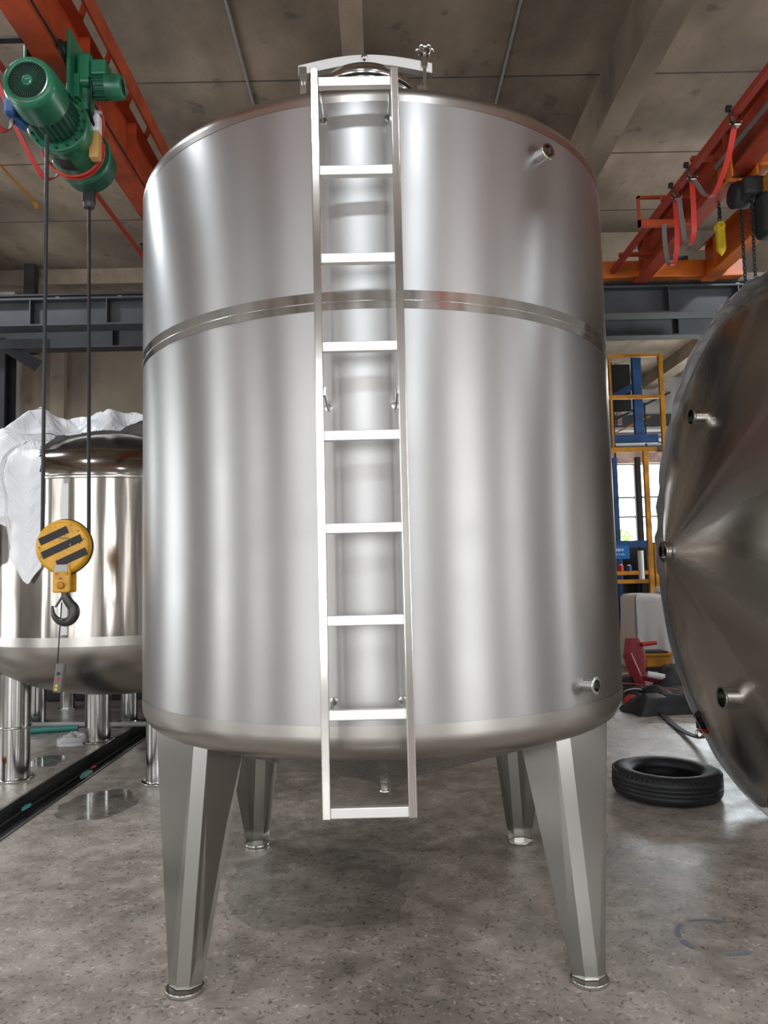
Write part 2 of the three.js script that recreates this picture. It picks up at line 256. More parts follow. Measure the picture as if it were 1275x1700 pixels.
{   // domed top with its rolled edge, then the shallow roof
  const kr = 0.05, kv = 0.026, edge = lathe([[R + 0.001, Y_TOP], [R + 0.001, Y_TOP + kv], ...arc(R + 0.001 - kr, Y_TOP + kv, kr, 0, 1.36, 12)], 200);
  tag(mesh('top_rim', edge, M.dish, tank), 'polished rolled top rim');
  mesh('roof', lathe([[R - kr + kr * Math.cos(1.36), Y_TOP + kv + kr * Math.sin(1.36)], [0.7, 3.475], [0.3, 3.535], [0.001, 3.55]], 120), M.dish, tank);
  const kb = 0.105, a1 = -PI / 2 + 0.365;
  tag(mesh('bottom_rim', lathe([[R - kb + kb * Math.cos(a1), Y_BOT - 0.038 + kb * Math.sin(a1)], ...arc(R + 0.001 - kb, Y_BOT - 0.038, kb, a1, 0, 16), [R + 0.001, Y_BOT]], 240), M.dish, tank), 'polished rolled bottom rim');
  tag(mesh('cone_bottom', lathe([[0.035, 0.563], [R - kb + kb * Math.cos(a1), Y_BOT - 0.038 + kb * Math.sin(a1)]], 120), M.cone, tank), 'dull brushed cone bottom');
  const out = mesh('outlet', lathe([[0.016, 0.575], [0.016, 0.53], [0.024, 0.53], [0.026, 0.526], [0.026, 0.519], [0.021, 0.517], [0.021, 0.562], [0.03, 0.57]], 24), M.bright, tank);
  mesh('ferrule', lathe([[0.02, 0.517], [0.028, 0.518], [0.03, 0.522], [0.024, 0.53]], 24), M.bright, out);
}
// tapered folded legs: bottom and top outlines of the outer face, mirrored to the four corners
function foldedLeg(bot, top, t) {
  const pos = [], n = bot.length, inner = (q) => { const c = [q.reduce((s, p) => s + p[0], 0) / n, q.reduce((s, p) => s + p[2], 0) / n]; return q.map(([x, y, z]) => { const d = Math.hypot(x - c[0], z - c[1]) || 1; return [x + ((c[0] - x) / d) * t * 0.5, y, z - t]; }); };
  const bi = inner(bot), ti = inner(top), quad = (a, b, c, d) => pos.push(...a, ...b, ...c, ...a, ...c, ...d);
  for (let i = 0; i < n - 1; i++) { quad(bot[i], bot[i + 1], top[i + 1], top[i]); quad(bi[i + 1], bi[i], ti[i], ti[i + 1]); quad(bi[i], bi[i + 1], bot[i + 1], bot[i]); quad(top[i], top[i + 1], ti[i + 1], ti[i]); }
  quad(bi[0], bot[0], top[0], ti[0]); quad(bot[n - 1], bi[n - 1], ti[n - 1], top[n - 1]);
  const g = new THREE.BufferGeometry(); g.setAttribute('position', new THREE.Float32BufferAttribute(pos, 3)); g.computeVertexNormals(); g.setAttribute('uv', new THREE.BufferAttribute(new Float32Array((pos.length / 3) * 2), 2)); return metreUV(g);
}
const legBot = [[-0.062, 0.02, 0.0], [-0.026, 0.02, 0.034], [0.026, 0.02, 0.034], [0.066, 0.02, -0.004]];
const legTop = [[-0.185, 1.0, -0.245], [0.028, 0.975, -0.055], [0.085, 0.972, -0.055], [0.2, 0.9, -0.245]];
for (const [sx, sz, fx, fz] of [[1, 1, -0.795, 0.778], [-1, 1, 0.778, 0.789], [-1, -1, 0.788, -0.745], [1, -1, -0.77, -0.81]]) {
  const put = (q) => { const r = q.map(([x, y, z]) => [fx + sx * x, y, fz + sz * z]); return sx * sz < 0 ? r.reverse() : r; };
  const g = foldedLeg(put(legBot), put(legTop), 0.006 * sz), leg = mesh('leg', g, M.plate, tank);
  mesh('foot_plate', lathe([[0.001, 0], [0.072, 0], [0.075, 0.003], [0.075, 0.015], [0.072, 0.018], [0.001, 0.018]], 48).translate(fx, 0, fz), M.bright, leg);
  for (const [a, b] of [[0, 1], [2, 3]]) {   // weld bead along the two folds' tops
    const q = put(legTop); mesh('weld_bead', rod(q[a], q[b], 0.004, 0.004, 6), M.plate, leg);
  }
}
for (const [az, y] of [[0.632, 3.262], [0.77, 1.14]]) {
  const d = [Math.sin(az), 0, Math.cos(az)], c = [d[0] * R, y, d[2] * R];
  const nz = mesh('nozzle', latheAlong([[0.023, 0.052], [0.023, -0.02], [0.0265, -0.02], [0.0265, 0.004], [0.026, 0.04]], d, c, 32), M.bright, tank);
  tag(nz, az > 0.7 ? 'lower sampling nozzle' : 'upper overflow nozzle');
  mesh('ferrule', latheAlong([[0.023, 0.052], [0.034, 0.052], [0.0355, 0.049], [0.0355, 0.045], [0.026, 0.038]], d, c, 32), M.bright, nz);
}
{   // manway hatch on the roof
  const cx = -0.022, cz = 0.6;
  const mw = mesh('manway_neck', lathe([[0.225, 3.44], [0.225, 3.672], [0.24, 3.676], [0.24, 3.69], [0.2, 3.69]], 64).translate(cx, 0, cz), M.bright, tank);
  const lid = mesh('manway_lid', lathe([[0.248, 3.69], [0.252, 3.7], [0.25, 3.715], [0.235, 3.725], [0.19, 3.775], [0.12, 3.82], [0.05, 3.842], [0.001, 3.846]], 64).translate(cx, 0, cz), M.bright, tank);
  mesh('gasket', lathe([[0.23, 3.683], [0.246, 3.683], [0.246, 3.692], [0.23, 3.692]], 64).translate(cx, 0, cz), M.black, lid);
  const s = new THREE.Shape(); const X0 = -0.315, X1 = 0.285; s.moveTo(X0, 3.845); for (let i = 0; i <= 20; i++) { const t = i / 20; s.lineTo(X0 + (X1 - X0) * t, 3.882 + 0.046 * Math.sin(PI * t)); } for (let i = 20; i >= 0; i--) { const t = i / 20; s.lineTo(X0 + (X1 - X0) * t, 3.838 + 0.048 * Math.sin(PI * t)); }
  const arm = mesh('clamp_arm', metreUV(new THREE.ExtrudeGeometry(s, { depth: 0.036, bevelEnabled: true, bevelSize: 0.002, bevelThickness: 0.002, bevelSegments: 1 }).translate(0, 0, cz - 0.018)), M.rung, tank);
  mesh('pivot_bolt', [latheAlong([[0.001, 0.026], [0.011, 0.026], [0.014, 0.022], [0.014, 0.0]], [0, 0, 1], [-0.018, 3.906, cz + 0.018], 20), rod([-0.018, 3.9, cz], [-0.018, 3.84, cz], 0.012)], M.bright, arm);
  mesh('hinge', [box(-0.312, -0.278, 3.45, 3.87, cz - 0.03, cz - 0.014, 0.003), box(-0.312, -0.278, 3.45, 3.87, cz + 0.016, cz + 0.032, 0.003), rod([-0.295, 3.80, cz - 0.04], [-0.295, 3.80, cz + 0.045], 0.011), box(-0.3, -0.22, 3.44, 3.5, cz - 0.03, cz + 0.03, 0.004)], M.bright, tank);
  const sw = mesh('swing_bolt', [rod([0.247, 3.5, cz + 0.02], [0.253, 3.93, cz + 0.02], 0.0085), box(0.215, 0.262, 3.74, 3.775, cz - 0.02, cz + 0.03, 0.004), rod([0.25, 3.86, cz + 0.02], [0.251, 3.89, cz + 0.02], 0.016)], M.bright, tank);
  const knob = [lathe([[0.001, 3.965], [0.016, 3.963], [0.028, 3.955], [0.032, 3.945], [0.028, 3.935], [0.014, 3.928], [0.001, 3.927]], 24).translate(0.254, 0, cz + 0.02)];
  for (let k = 0; k < 6; k++) { const a = (k * PI) / 3; knob.push(new THREE.SphereGeometry(0.0125, 12, 8).translate(0.254 + 0.032 * Math.cos(a), 3.946, cz + 0.02 + 0.032 * Math.sin(a))); }
  mesh('star_knob', knob, M.bright, sw);
}

// ------------------------------------------------------------------ ladder hooked on the tank
{
  const L = thing('ladder', 'straight square-tube steel ladder standing off the tank front', 'ladder', [-0.0525, 0.785, 1.265]);
  const W = 0.3155, H = 2.627, t = 0.028, d = 0.03;
  for (const s of [-1, 1]) mesh('rail', box(s * (W / 2 - t / 2) - t / 2, s * (W / 2 - t / 2) + t / 2, 0, H, -d / 2, d / 2, 0.003), M.ladder, L);
  for (const y of [3.378, 3.047, 2.725, 2.407, 2.093, 1.772, 1.458, 1.143, 0.823]) mesh('rung', box(-W / 2 + t, W / 2 - t, y - 0.035 - 0.785, y - 0.785, -d / 2 + 0.001, d / 2 - 0.001, 0.003), M.rung, L);
  for (const s of [-1, 1]) for (const [y, dy] of [[2.235, -0.03], [3.31, -0.01], [1.13, 0.02]]) {
    const z0 = -d / 2, wx = s * (W / 2 - t - 0.004), zs = Math.sqrt(R * R - (wx - 0.0525) ** 2) - 1.265;
    const b = mesh('bracket', bar([wx, y - 0.785, z0 + 0.015], [wx * 0.97, y + dy - 0.785, zs + 0.004], 0.006, 0.03), M.bright, L);
    mesh('pad', latheAlong([[0.001, 0.002], [0.013, 0.002], [0.015, 0]], [(wx * 0.97 - 0.0525) / R, 0, 1], [wx * 0.97, y + dy - 0.785, zs], 20), M.plate, b);
  }
}

// ------------------------------------------------------------------ neighbouring tank on round legs
const T2 = [-2.3, 0, -3.05], R2 = 1.17;
const legs2 = [[-0.72, 0.56], [0.54, 0.75], [-0.545, -0.82], [0.73, -0.62]];
{
  const t = thing('storage_tank', 'shiny dish-ended steel tank on round pipe legs beside the drain channel', 'tank', T2);
  const dome = [[R2 + 0.004, 2.4], ...arc(R2 + 0.004 - 0.24, 2.41, 0.24, 0, 1.1, 14)]; const [dr, dy] = dome[dome.length - 1];
  for (let i = 1; i <= 14; i++) { const a = i / 14; dome.push([dr * (1 - a) + 0.001, dy + (2.9 - dy) * Math.sin((a * PI) / 2)]); }
  tag(mesh('domed_top', lathe(dome, 160), M.mirror, t), 'mirror polished domed top');
  mesh('seam_ring', lathe([[R2 + 0.002, 2.372], [R2 + 0.01, 2.375], [R2 + 0.01, 2.4], [R2 + 0.002, 2.403]], 160), M.bright, t);
  mesh('shell', shellRing(R2, 1.17, 2.375, 200, 6, 401), M.mirror, t);
  mesh('weld_band', shellRing(R2 + 0.001, 1.1, 1.17, 160, 2, 405), M.dish, t);
  const dish = []; for (let i = 0; i <= 16; i++) { const a = (i / 16) * PI / 2; dish.push([(R2 + 0.001) * Math.sin(a) + 0.001, 1.1 - 0.5 * Math.cos(a)]); }
  tag(mesh('dished_bottom', lathe(dish, 160), M.dish, t), 'dark dished bottom');
  for (const [x, z] of legs2) {
    const leg = mesh('leg', rod([x, 0.012, z], [x, 0.85, z], 0.122, 0.122, 40), M.bright, t);
    mesh('foot_plate', lathe([[0.001, 0], [0.155, 0], [0.158, 0.004], [0.158, 0.014], [0.12, 0.016]], 40).translate(x, 0, z), M.bright, leg);
  }
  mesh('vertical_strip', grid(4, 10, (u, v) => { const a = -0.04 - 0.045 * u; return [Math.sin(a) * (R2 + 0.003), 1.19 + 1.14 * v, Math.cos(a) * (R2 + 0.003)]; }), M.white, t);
}
{
  const st = thing('storage_tank', 'small steel tank on thin legs behind the dish-ended tank', 'tank', [-3.45, 0, -5.35]);
  mesh('shell', [lathe([[0.001, 0.62], [0.6, 0.68], [0.9, 0.9], [0.9, 2.0], [0.6, 2.2], [0.001, 2.3]], 60)], M.mirror, st);
  for (const [x, z] of [[-0.45, 0.46], [0.6, 0.5], [0.6, -0.5], [-0.5, -0.5]]) { const l = mesh('leg', rod([x, 0.01, z], [x, 0.8, z], 0.09, 0.09, 28), M.bright, st); mesh('foot_plate', rod([x, 0, z], [x, 0.012, z], 0.12, 0.12, 28), M.bright, l); }
}
{   // crumpled plastic thrown over the dome
  const hang = (a) => { const d = THREE.MathUtils.radToDeg(a); return d < 26 ? 1.7 + 0.02 * Math.abs(d - 17) : d < 34 ? 2.1 : d < 60 ? 1.8 : 2.2; };
  const ridge = (x, y, sd) => 1 - Math.abs(2 * vnoise(x, y, 0, 0, sd) - 1);
  const g = grid(310, 170, (u, v) => {
    const a = 0.12 + u * 4.75, end = hang(a) + 0.16 * (vnoise(a * 9, 0, 0, 0, 501) - 0.5), down = Math.max(0.1, 2.5 - end), total = 1.25 + down, s = v * total;
    let r, y; if (s < 1.25) { r = (s / 1.25) * R2; y = 0.008 + (r < 1.043 ? 2.624 + 0.276 * Math.sin((1 - r / 1.043) * PI / 2) : 2.41 + Math.sqrt(Math.max(0, 0.0576 - (r - 0.934) ** 2)) * 1.0); } else { r = R2 + 0.01; y = 2.42 - (s - 1.25); }
    const X = -Math.sin(a) * r, Z = Math.cos(a) * r, e = vnoise(X * 7 + 20, Z * 7 + 20, 0, 0, 541) - 0.5;
    const gap = Math.min(Z - 0.2 - 0.2 * e, X + 0.26 + 0.14 * Math.sin(cl(Z / 1.17) * PI) - 0.12 * e); if (gap > 0) return null;
    const lift = 0.12 + 0.88 * cl(-gap / 0.25) ** 1.2;
    const p = X * 2.2 + Z * 1.1 + 30, q = Z * 2.2 - y * 2.4 + 30;
    const o = 0.03 + 0.11 * ridge(p, q, 511) * vnoise(p * 0.5, q * 0.5, 0, 0, 531) + 0.06 * ridge(p * 2.1, q * 2.4, 521) + 0.03 * ridge(p * 4.7, q * 4.1, 551);
    const rim = cl(s / 1.25), up = s < 1.25 ? 1 - 0.7 * rim ** 4 : Math.max(0, 0.3 - (s - 1.25)), n = rim ** 2 * (s < 1.25 ? 1 : Math.max(0.5, 1 - (s - 1.25)));
    const puff = 0.1 * Math.sin(rim * PI * 0.9) * (0.5 + vnoise(p * 0.7, q * 0.7, 0, 0, 561));
    return [-Math.sin(a) * (r + o * n * lift), y + (o * 1.2 + puff) * up * lift, Math.cos(a) * (r + o * n * lift)];
  });
  const o = mesh('plastic_sheet', g, M.film); o.position.set(...T2); tag(o, 'crumpled clear plastic sheet thrown over the dish-ended tank', 'plastic sheet');
}

// ------------------------------------------------------------------ big tank lying on its side
const T3 = [2.38, 1.69, -0.86], R3 = 1.66;
{
  const t = thing('storage_tank', 'huge steel tank lying on its side with its cone end facing the upright tank', 'tank', T3, 0.02);
  const g = latheAlong([[1.66, -0.075], [1.64, -0.035], [1.59, -0.005], [1.51, 0.022], [0.035, 0.6]], [-1, 0, 0], [0, 0, 0], 200);
  tag(mesh('cone_end', g, M.bigCone, t), 'brushed shallow cone end');
  mesh('shell', latheAlong([[1.66, -0.075], [1.66, -3.9], [1.2, -4.2], [0.001, -4.35]].reverse(), [-1, 0, 0], [0, 0, 0], 120), M.dish, t);
  const stub = (at, r, L, label) => { const s = mesh('nozzle', latheAlong([[r * 0.86, L], [r * 0.86, -0.05], [r, -0.06], [r, 0.012], [r, L - 0.012]], [-1, 0, 0], at, 36), M.bright, t); tag(s, label); mesh('rim', latheAlong([[r * 0.86, L], [r * 1.08, L], [r * 1.1, L - 0.006], [r, L - 0.014]], [-1, 0, 0], at, 36), M.bright, s); };
  stub([-0.59, 0, 0], 0.062, 0.035, 'outlet ring at the cone tip');
  stub([2.115 - T3[0], 2.55 - T3[1], -0.94 - T3[2]], 0.056, 0.1, 'upper nozzle of the cone');
  stub([2.115 - T3[0], 0.807 - T3[1], -0.737 - T3[2]], 0.062, 0.1, 'lower nozzle of the cone');
  stub([2.37 - T3[0], 0.17 - T3[1], -0.8 - T3[2]], 0.04, 0.06, 'bottom nozzle of the cone');
  for (const a of [0.55, 2.65, 4.75]) mesh('weld_seam', rod([-0.605 + 0.02, 0.06 * Math.sin(a), 0.06 * Math.cos(a)], [-0.02, 1.5 * Math.sin(a), 1.5 * Math.cos(a)], 0.003, 0.003, 6), M.dish, t);
  for (const x of [1.0, 3.2]) mesh('saddle', box(x - 0.1, x + 0.1, -1.69, -1.5, -0.7, 0.7), M.steelDark, t);
}
{   // wrapping film on its rim and shell
  const g = grid(420, 40, (u, v) => {
    const a = u * 2 * PI, up = Math.sin(a), e = up > -0.1 ? 1 : 0.25;
    const sc = 0.03 * Math.abs(Math.sin(a * 17 + 2 * vnoise(u * 30, 0, 30, 0, 601))) + 0.05 * vnoise(u * 40, 3, 40, 0, 603);
    const s0 = 0.0 + (e > 0.5 ? sc : 0.2 * sc), s = s0 + (3.9 - s0) * v * v;
    const wr = 0.02 * vnoise(u * 90, v * 3, 90, 0, 611) + 0.012 * vnoise(u * 200, v * 6, 200, 0, 613);
    const k = Math.min(1, s / 0.09), r = 1.525 + 0.15 * Math.sqrt(1 - (1 - k) ** 2) + wr * (e > 0.5 ? 1.5 : 0.5) + (e > 0.5 ? 0.02 : 0);
    return [s - 0.04 + (v < 0.02 ? -0.01 : 0), r * Math.sin(a), r * Math.cos(a)];
  });
  const o = mesh('wrapping_film', g, M.filmTight); o.position.set(T3[0], T3[1], T3[2]); o.rotation.y = 0.02; tag(o, 'white wrapping film around the rim of the tank lying down', 'plastic sheet');
}

// ------------------------------------------------------------------ crane runway and its column
function ibeam(parent, axis, a0, a1, c, yb, h, w, tf, tw, mat) {   // parts of an I-beam along x or z
  const B = (s0, s1, y0, y1) => (axis === 'x' ? box(a0, a1, y0, y1, c + s0, c + s1) : box(c + s0, c + s1, y0, y1, a0, a1));
  mesh('web', B(-tw / 2, tw / 2, yb + tf, yb + h - tf), mat, parent); mesh('bottom_flange', B(-w / 2, w / 2, yb, yb + tf), mat, parent); mesh('top_flange', B(-w / 2, w / 2, yb + h - tf, yb + h), mat, parent);
}
{
  const r = thing('runway_beam', 'dark grey steel runway beam carrying the crane rail', 'beam');
  ibeam(r, 'x', -8, 9.2, -3.62, 4.12, 0.28, 0.2, 0.016, 0.012, M.steelDark);
  for (const x of [-3.42, -2.66, -1.4, -0.2, 1.0, 2.1, 2.95, 3.65, 4.6, 5.6]) for (const s of [-1, 1]) mesh('stiffener', box(x - 0.006, x + 0.006, 4.136, 4.384, -3.62 + s * 0.006, -3.62 + s * 0.095), M.steelDark, r);
  const rail = mesh('rail', [box(-8, 9.2, 4.4, 4.41, -3.66, -3.58), box(-8, 9.2, 4.41, 4.455, -3.627, -3.613), box(-8, 9.2, 4.45, 4.472, -3.645, -3.595, 0.004)], M.black, r);
  for (let x = -7.5; x < 9; x += 0.62) mesh('rail_clip', box(x - 0.02, x + 0.02, 4.4, 4.425, -3.58, -3.555), M.bright, rail);
  const q = thing('runway_beam', 'dark grey steel beam running just behind the crane rail beam', 'beam');
  ibeam(q, 'x', -8, 9.2, -4.45, 4.15, 0.26, 0.18, 0.014, 0.012, M.steelDark);
  for (const x of [-2.9, -1.2, 0.5, 2.0, 3.38, 4.7]) mesh('stiffener', box(x - 0.006, x + 0.006, 4.164, 4.396, -4.445, -4.37), M.steelDark, q);
  const c = thing('steel_column', 'black steel column holding up the crane runway', 'column', [-3.93, 0, -4.0]);
  mesh('web', box(-0.01, 0.01, 0, 4.12, -0.12, 0.12), M.black, c); for (const s of [-1, 1]) mesh('flange', box(-0.1, 0.1, 0, 4.12, s * 0.12 - 0.008, s * 0.12 + 0.008), M.black, c);
  mesh('base_plate', box(-0.17, 0.17, 0, 0.02, -0.2, 0.2), M.black, c);
  mesh('bracket', [box(0.02, 0.55, 4.0, 4.1, 0.1, 0.13), bar([0.12, 4.02, 0.11], [0.4, 3.84, 0.02], 0.13, 0.03)], M.steelDark, c);
  const p = thing('hanger_post', 'short dark post hanging from the ceiling beside the cross beam', 'post', [-4.78, 4.75, -6.5]);
  mesh('post', box(-0.07, 0.07, 0, 1.24, -0.07, 0.07), M.steelDark, p); mesh('side_plate', box(0.06, 0.15, 0.06, 0.45, -0.03, -0.015), M.steelDark, p); mesh('foot', box(-0.1, 0.1, 0, 0.012, -0.1, 0.1), M.steelDark, p);
  const k = thing('cross_girder', 'dark girder running back from the hanger post to the side wall', 'beam');
  ibeam(k, 'z', -3.9, -6.38, -4.75, 4.6, 0.3, 0.2, 0.014, 0.01, M.steelDark);
}

// ------------------------------------------------------------------ left bridge crane with its green hoist
{
  const g = thing('crane_girder', 'orange crane girder that carries the green hoist', 'crane girder');
  ibeam(g, 'z', -3.5, 6.5, -1.79, 4.5, 0.46, 0.15, 0.016, 0.012, M.orange);
  for (let z = -3.3; z < 6; z += 0.9) mesh('stiffener', box(-1.785, -1.72, 4.516, 4.944, z - 0.006, z + 0.006), M.orange, g);
  const tr = mesh('side_channel', box(-1.635, -1.62, 4.9, 5.04, -3.5, 6.5), M.orange, g);
  for (let z = -3.4; z < 6.4; z += 0.42) mesh('lattice_bar', bar([-1.73, 4.95, z], [-1.63, 4.99, z + 0.14], 0.035, 0.01), M.orange, tr);

  const tube1 = mesh('cable_rail', rod([-2.02, 4.42, -3.4], [-2.02, 4.42, 6], 0.02, 0.02, 10), M.orangeDeep, g);
  for (const z of [-2.6, -1.3, -0.02, 1.3]) mesh('rail_arm', [box(-2.03, -1.86, 4.5, 4.516, z - 0.02, z + 0.02), box(-2.03, -2.01, 4.42, 4.516, z - 0.02, z + 0.02)], M.black, tube1);
  mesh('power_wire', rod([-1.70, 4.53, -3.4], [-1.70, 4.53, 6], 0.006, 0.006, 6), M.black, g);
}
{
  const ax = -1.772, ay = 4.19, h = thing('electric_hoist', 'green electric wire-rope hoist with a finned motor under the orange girder', 'hoist', [ax, ay, -0.3]);
  const F = (prof, z, seg = 56) => latheAlong(prof.map(([r, s]) => [r, s]), [0, 0, 1], [0, 0, z + 0.3], seg);
  const cover = mesh('fan_cover', F([[0.1, 0.0], [0.1, 0.012], [0.118, 0.014], [0.132, 0.002], [0.142, -0.03], [0.145, -0.17], [0.138, -0.175]].reverse(), 0.1), M.green, h);
  mesh('grille_back', F([[0.102, -0.004], [0.001, -0.004]], 0.1), M.black, cover);
  const hub = [F([[0.03, -0.002], [0.03, 0.01], [0.024, 0.014], [0.016, 0.012], [0.016, 0.004], [0.001, 0.004]].reverse(), 0.1)]; mesh('grille_hub', hub, M.green, cover);
  const bars = []; for (let k = 0; k < 44; k++) { const a = (k / 44) * 2 * PI, c = Math.cos(a), s = Math.sin(a); bars.push(bar([0.03 * c, 0.03 * s, 0.402], [0.101 * c, 0.101 * s, 0.402], 0.0022, 0.004)); }
  mesh('grille_bars', bars, M.greenDark, cover);
  mesh('motor', rod([0, 0, 0.24], [0, 0, 0.04], 0.118, 0.118, 48), M.greenDark, h);
  for (let k = 0; k < 28; k++) { const a = (k / 28) * 2 * PI; mesh('cooling_fin', bar([0.13 * Math.cos(a), 0.13 * Math.sin(a), 0.24], [0.13 * Math.cos(a), 0.13 * Math.sin(a), 0.04], 0.006, 0.006).applyMatrix4(new THREE.Matrix4()), M.greenDark, h); }
  const fl = mesh('flange', F([[0.12, 0.02], [0.168, 0.02], [0.174, 0.014], [0.174, -0.016], [0.168, -0.022], [0.15, -0.022]].reverse(), -0.28), M.green, h);
  for (let k = 0; k < 16; k++) { const a = (k / 16) * 2 * PI; mesh('bolt', rod([0.155 * Math.cos(a), 0.155 * Math.sin(a), 0.035], [0.155 * Math.cos(a), 0.155 * Math.sin(a), 0.052], 0.007, 0.007, 6), M.hook, fl); }
  mesh('drum_casing', F([[0.152, 0], [0.156, -0.01], [0.156, -0.29], [0.15, -0.3]].reverse(), -0.3), M.green, h);
  mesh('name_plate', grid(8, 2, (u, v) => { const a = -2.05 + 0.62 * u; return [0.158 * Math.cos(a), 0.158 * Math.sin(a), -0.08 - 0.12 * v]; }), M.black, h);
  mesh('rear_flange', F([[0.12, 0], [0.172, 0], [0.178, -0.006], [0.178, -0.028], [0.172, -0.034], [0.12, -0.034]].reverse(), -0.6), M.green, h);
  mesh('brake_drum', F([[0.165, 0], [0.165, -0.13], [0.15, -0.15], [0.001, -0.15]].reverse(), -0.63), M.greenDark, h);
  // suspension and trolley on the girder flange
  const tp = mesh('trolley_plate', [box(0.08, 0.1, 0.12, 0.5, -0.16, 0.12, 0.006), box(-0.16, -0.14, 0.1, 0.5, -0.16, 0.12, 0.006), box(0.07, 0.13, 0.14, 0.28, -0.1, 0.06, 0.01), rod([-0.18, 0.2, -0.02], [0.12, 0.2, -0.02], 0.022)], M.green, h);
  for (const z of [-0.14, 0.06]) for (const s of [1, -1]) mesh('wheel', latheAlong([[0.001, 0.022], [0.05, 0.022], [0.062, 0.018], [0.062, -0.01], [0.074, -0.012], [0.074, -0.022], [0.001, -0.022]], [s, 0, 0], [s > 0 ? 0.052 : -0.1, 0.39, z], 32), M.black, tp);
  mesh('gearbox', [box(0.1, 0.19, 0.22, 0.42, -0.13, 0.05, 0.03), rod([0.13, 0.3, -0.04], [0.13, 0.1, -0.04], 0.06, 0.045, 24)], M.green, h);
  for (const [y, z] of [[0.39, 0.0], [0.37, -0.09], [0.28, 0.02], [0.26, -0.08]]) mesh('bolt', rod([0.188, y, z], [0.2, y, z], 0.009, 0.009, 6), M.hook, h);
  const tm = mesh('travel_motor', [latheAlong([[0.001, -0.02], [0.058, -0.02], [0.062, 0.0], [0.062, 0.06]].reverse(), [1, 0, 0], [0.21, 0.225, 0.0], 36)], M.greenDark, h);
  for (let k = 0; k < 16; k++) { const a = (k / 16) * 2 * PI; mesh('cooling_fin', bar([0.195, 0.225 + 0.066 * Math.cos(a), 0.066 * Math.sin(a)], [0.27, 0.225 + 0.066 * Math.cos(a), 0.066 * Math.sin(a)], 0.005, 0.005), M.green, tm); }
  mesh('travel_motor_cover', latheAlong([[0.068, 0], [0.07, 0.01], [0.069, 0.08], [0.06, 0.096], [0.046, 0.098], [0.044, 0.09]].reverse(), [1, 0, 0], [0.265, 0.225, 0], 36), M.green, tm);
  mesh('travel_motor_grille', rod([0.33, 0.225, 0], [0.352, 0.225, 0], 0.045, 0.045, 24), M.black, tm);
  mesh('terminal_box', box(0.19, 0.28, 0.27, 0.36, -0.05, 0.06, 0.012), M.green, tm);
  const blue = mesh('junction_box', [box(-0.22, -0.15, -0.06, 0.09, 0.1, 0.22, 0.02), rod([-0.185, -0.05, 0.16], [-0.13, -0.08, 0.12], 0.03)], M.blue, h); tag(blue, 'bright blue junction box');
  const wires = []; for (const [o, r] of [[0, 0.172], [0.022, 0.18], [-0.02, 0.176]]) { const p = []; for (let k = 0; k <= 12; k++) { const a = PI * 1.06 + (k / 12) * PI * 0.98; p.push([r * Math.cos(a), r * Math.sin(a) - 0.012, -0.19 + o - 0.03 * Math.sin((k / 12) * PI)]); } wires.push(tube(p, 0.0065, 40, 6)); }
  mesh('red_cable', [...wires, tube([[0.16, 0.02, -0.2], [0.2, 0.1, -0.14], [0.17, 0.24, -0.06], [0.15, 0.34, 0.02]], 0.006, 30, 6)], M.red, h);
  mesh('black_cable', [tube([[0.06, 0.14, 0.1], [0.1, 0.13, 0.03], [0.15, 0.08, -0.06], [0.17, 0.0, -0.14]], 0.008, 30, 6), tube([[0.17, 0.28, 0.03], [0.2, 0.2, 0.06], [0.17, 0.1, 0.0], [0.16, 0.05, -0.1]], 0.007, 30, 6)], M.black, h);
  mesh('rope_anchor', [box(-0.035, 0.035, -0.24, -0.15, -0.46, -0.42, 0.004), rod([0, -0.27, -0.44], [0, -0.24, -0.44], 0.032, 0.036, 20)], M.hook, h);
}
{
  const w = thing('wooden_block', 'bare wooden block dangling beside the green hoist', 'wooden block', [-1.615, 4.055, -0.42]);
  mesh('block', box(-0.028, 0.028, 0, 0.24, -0.03, 0.03, 0.006), M.wood, w); mesh('tied_bag', [box(-0.03, 0.03, 0.15, 0.27, -0.034, 0.034, 0.014), tube([[-0.03, 0.29, 0.02], [0.0, 0.27, 0.04], [0.035, 0.28, 0.01], [0.0, 0.3, -0.03]], 0.01, 24, 6, true)], M.film, w); mesh('cord', rod([0, 0.27, 0], [-0.03, 0.42, 0.05], 0.004, 0.004, 6), M.white, w);
}
const HB = [-1.769, 1.786, -0.42];
for (const [n, a, b] of [['dark wire rope running from the green hoist to the outer side of the yellow pulley', [-1.898, HB[1], HB[2]], [-1.766, 4.03, -0.12]], ['dark wire rope running from the rope anchor to the inner side of the yellow pulley', [-1.636, HB[1], HB[2]], [-1.772, 3.925, -0.74]]]) {
  const o = mesh('wire_rope', rod(a, b, 0.0105, 0.0105, 10), M.rope); tag(o, n, 'wire rope', 'hoist ropes');
}
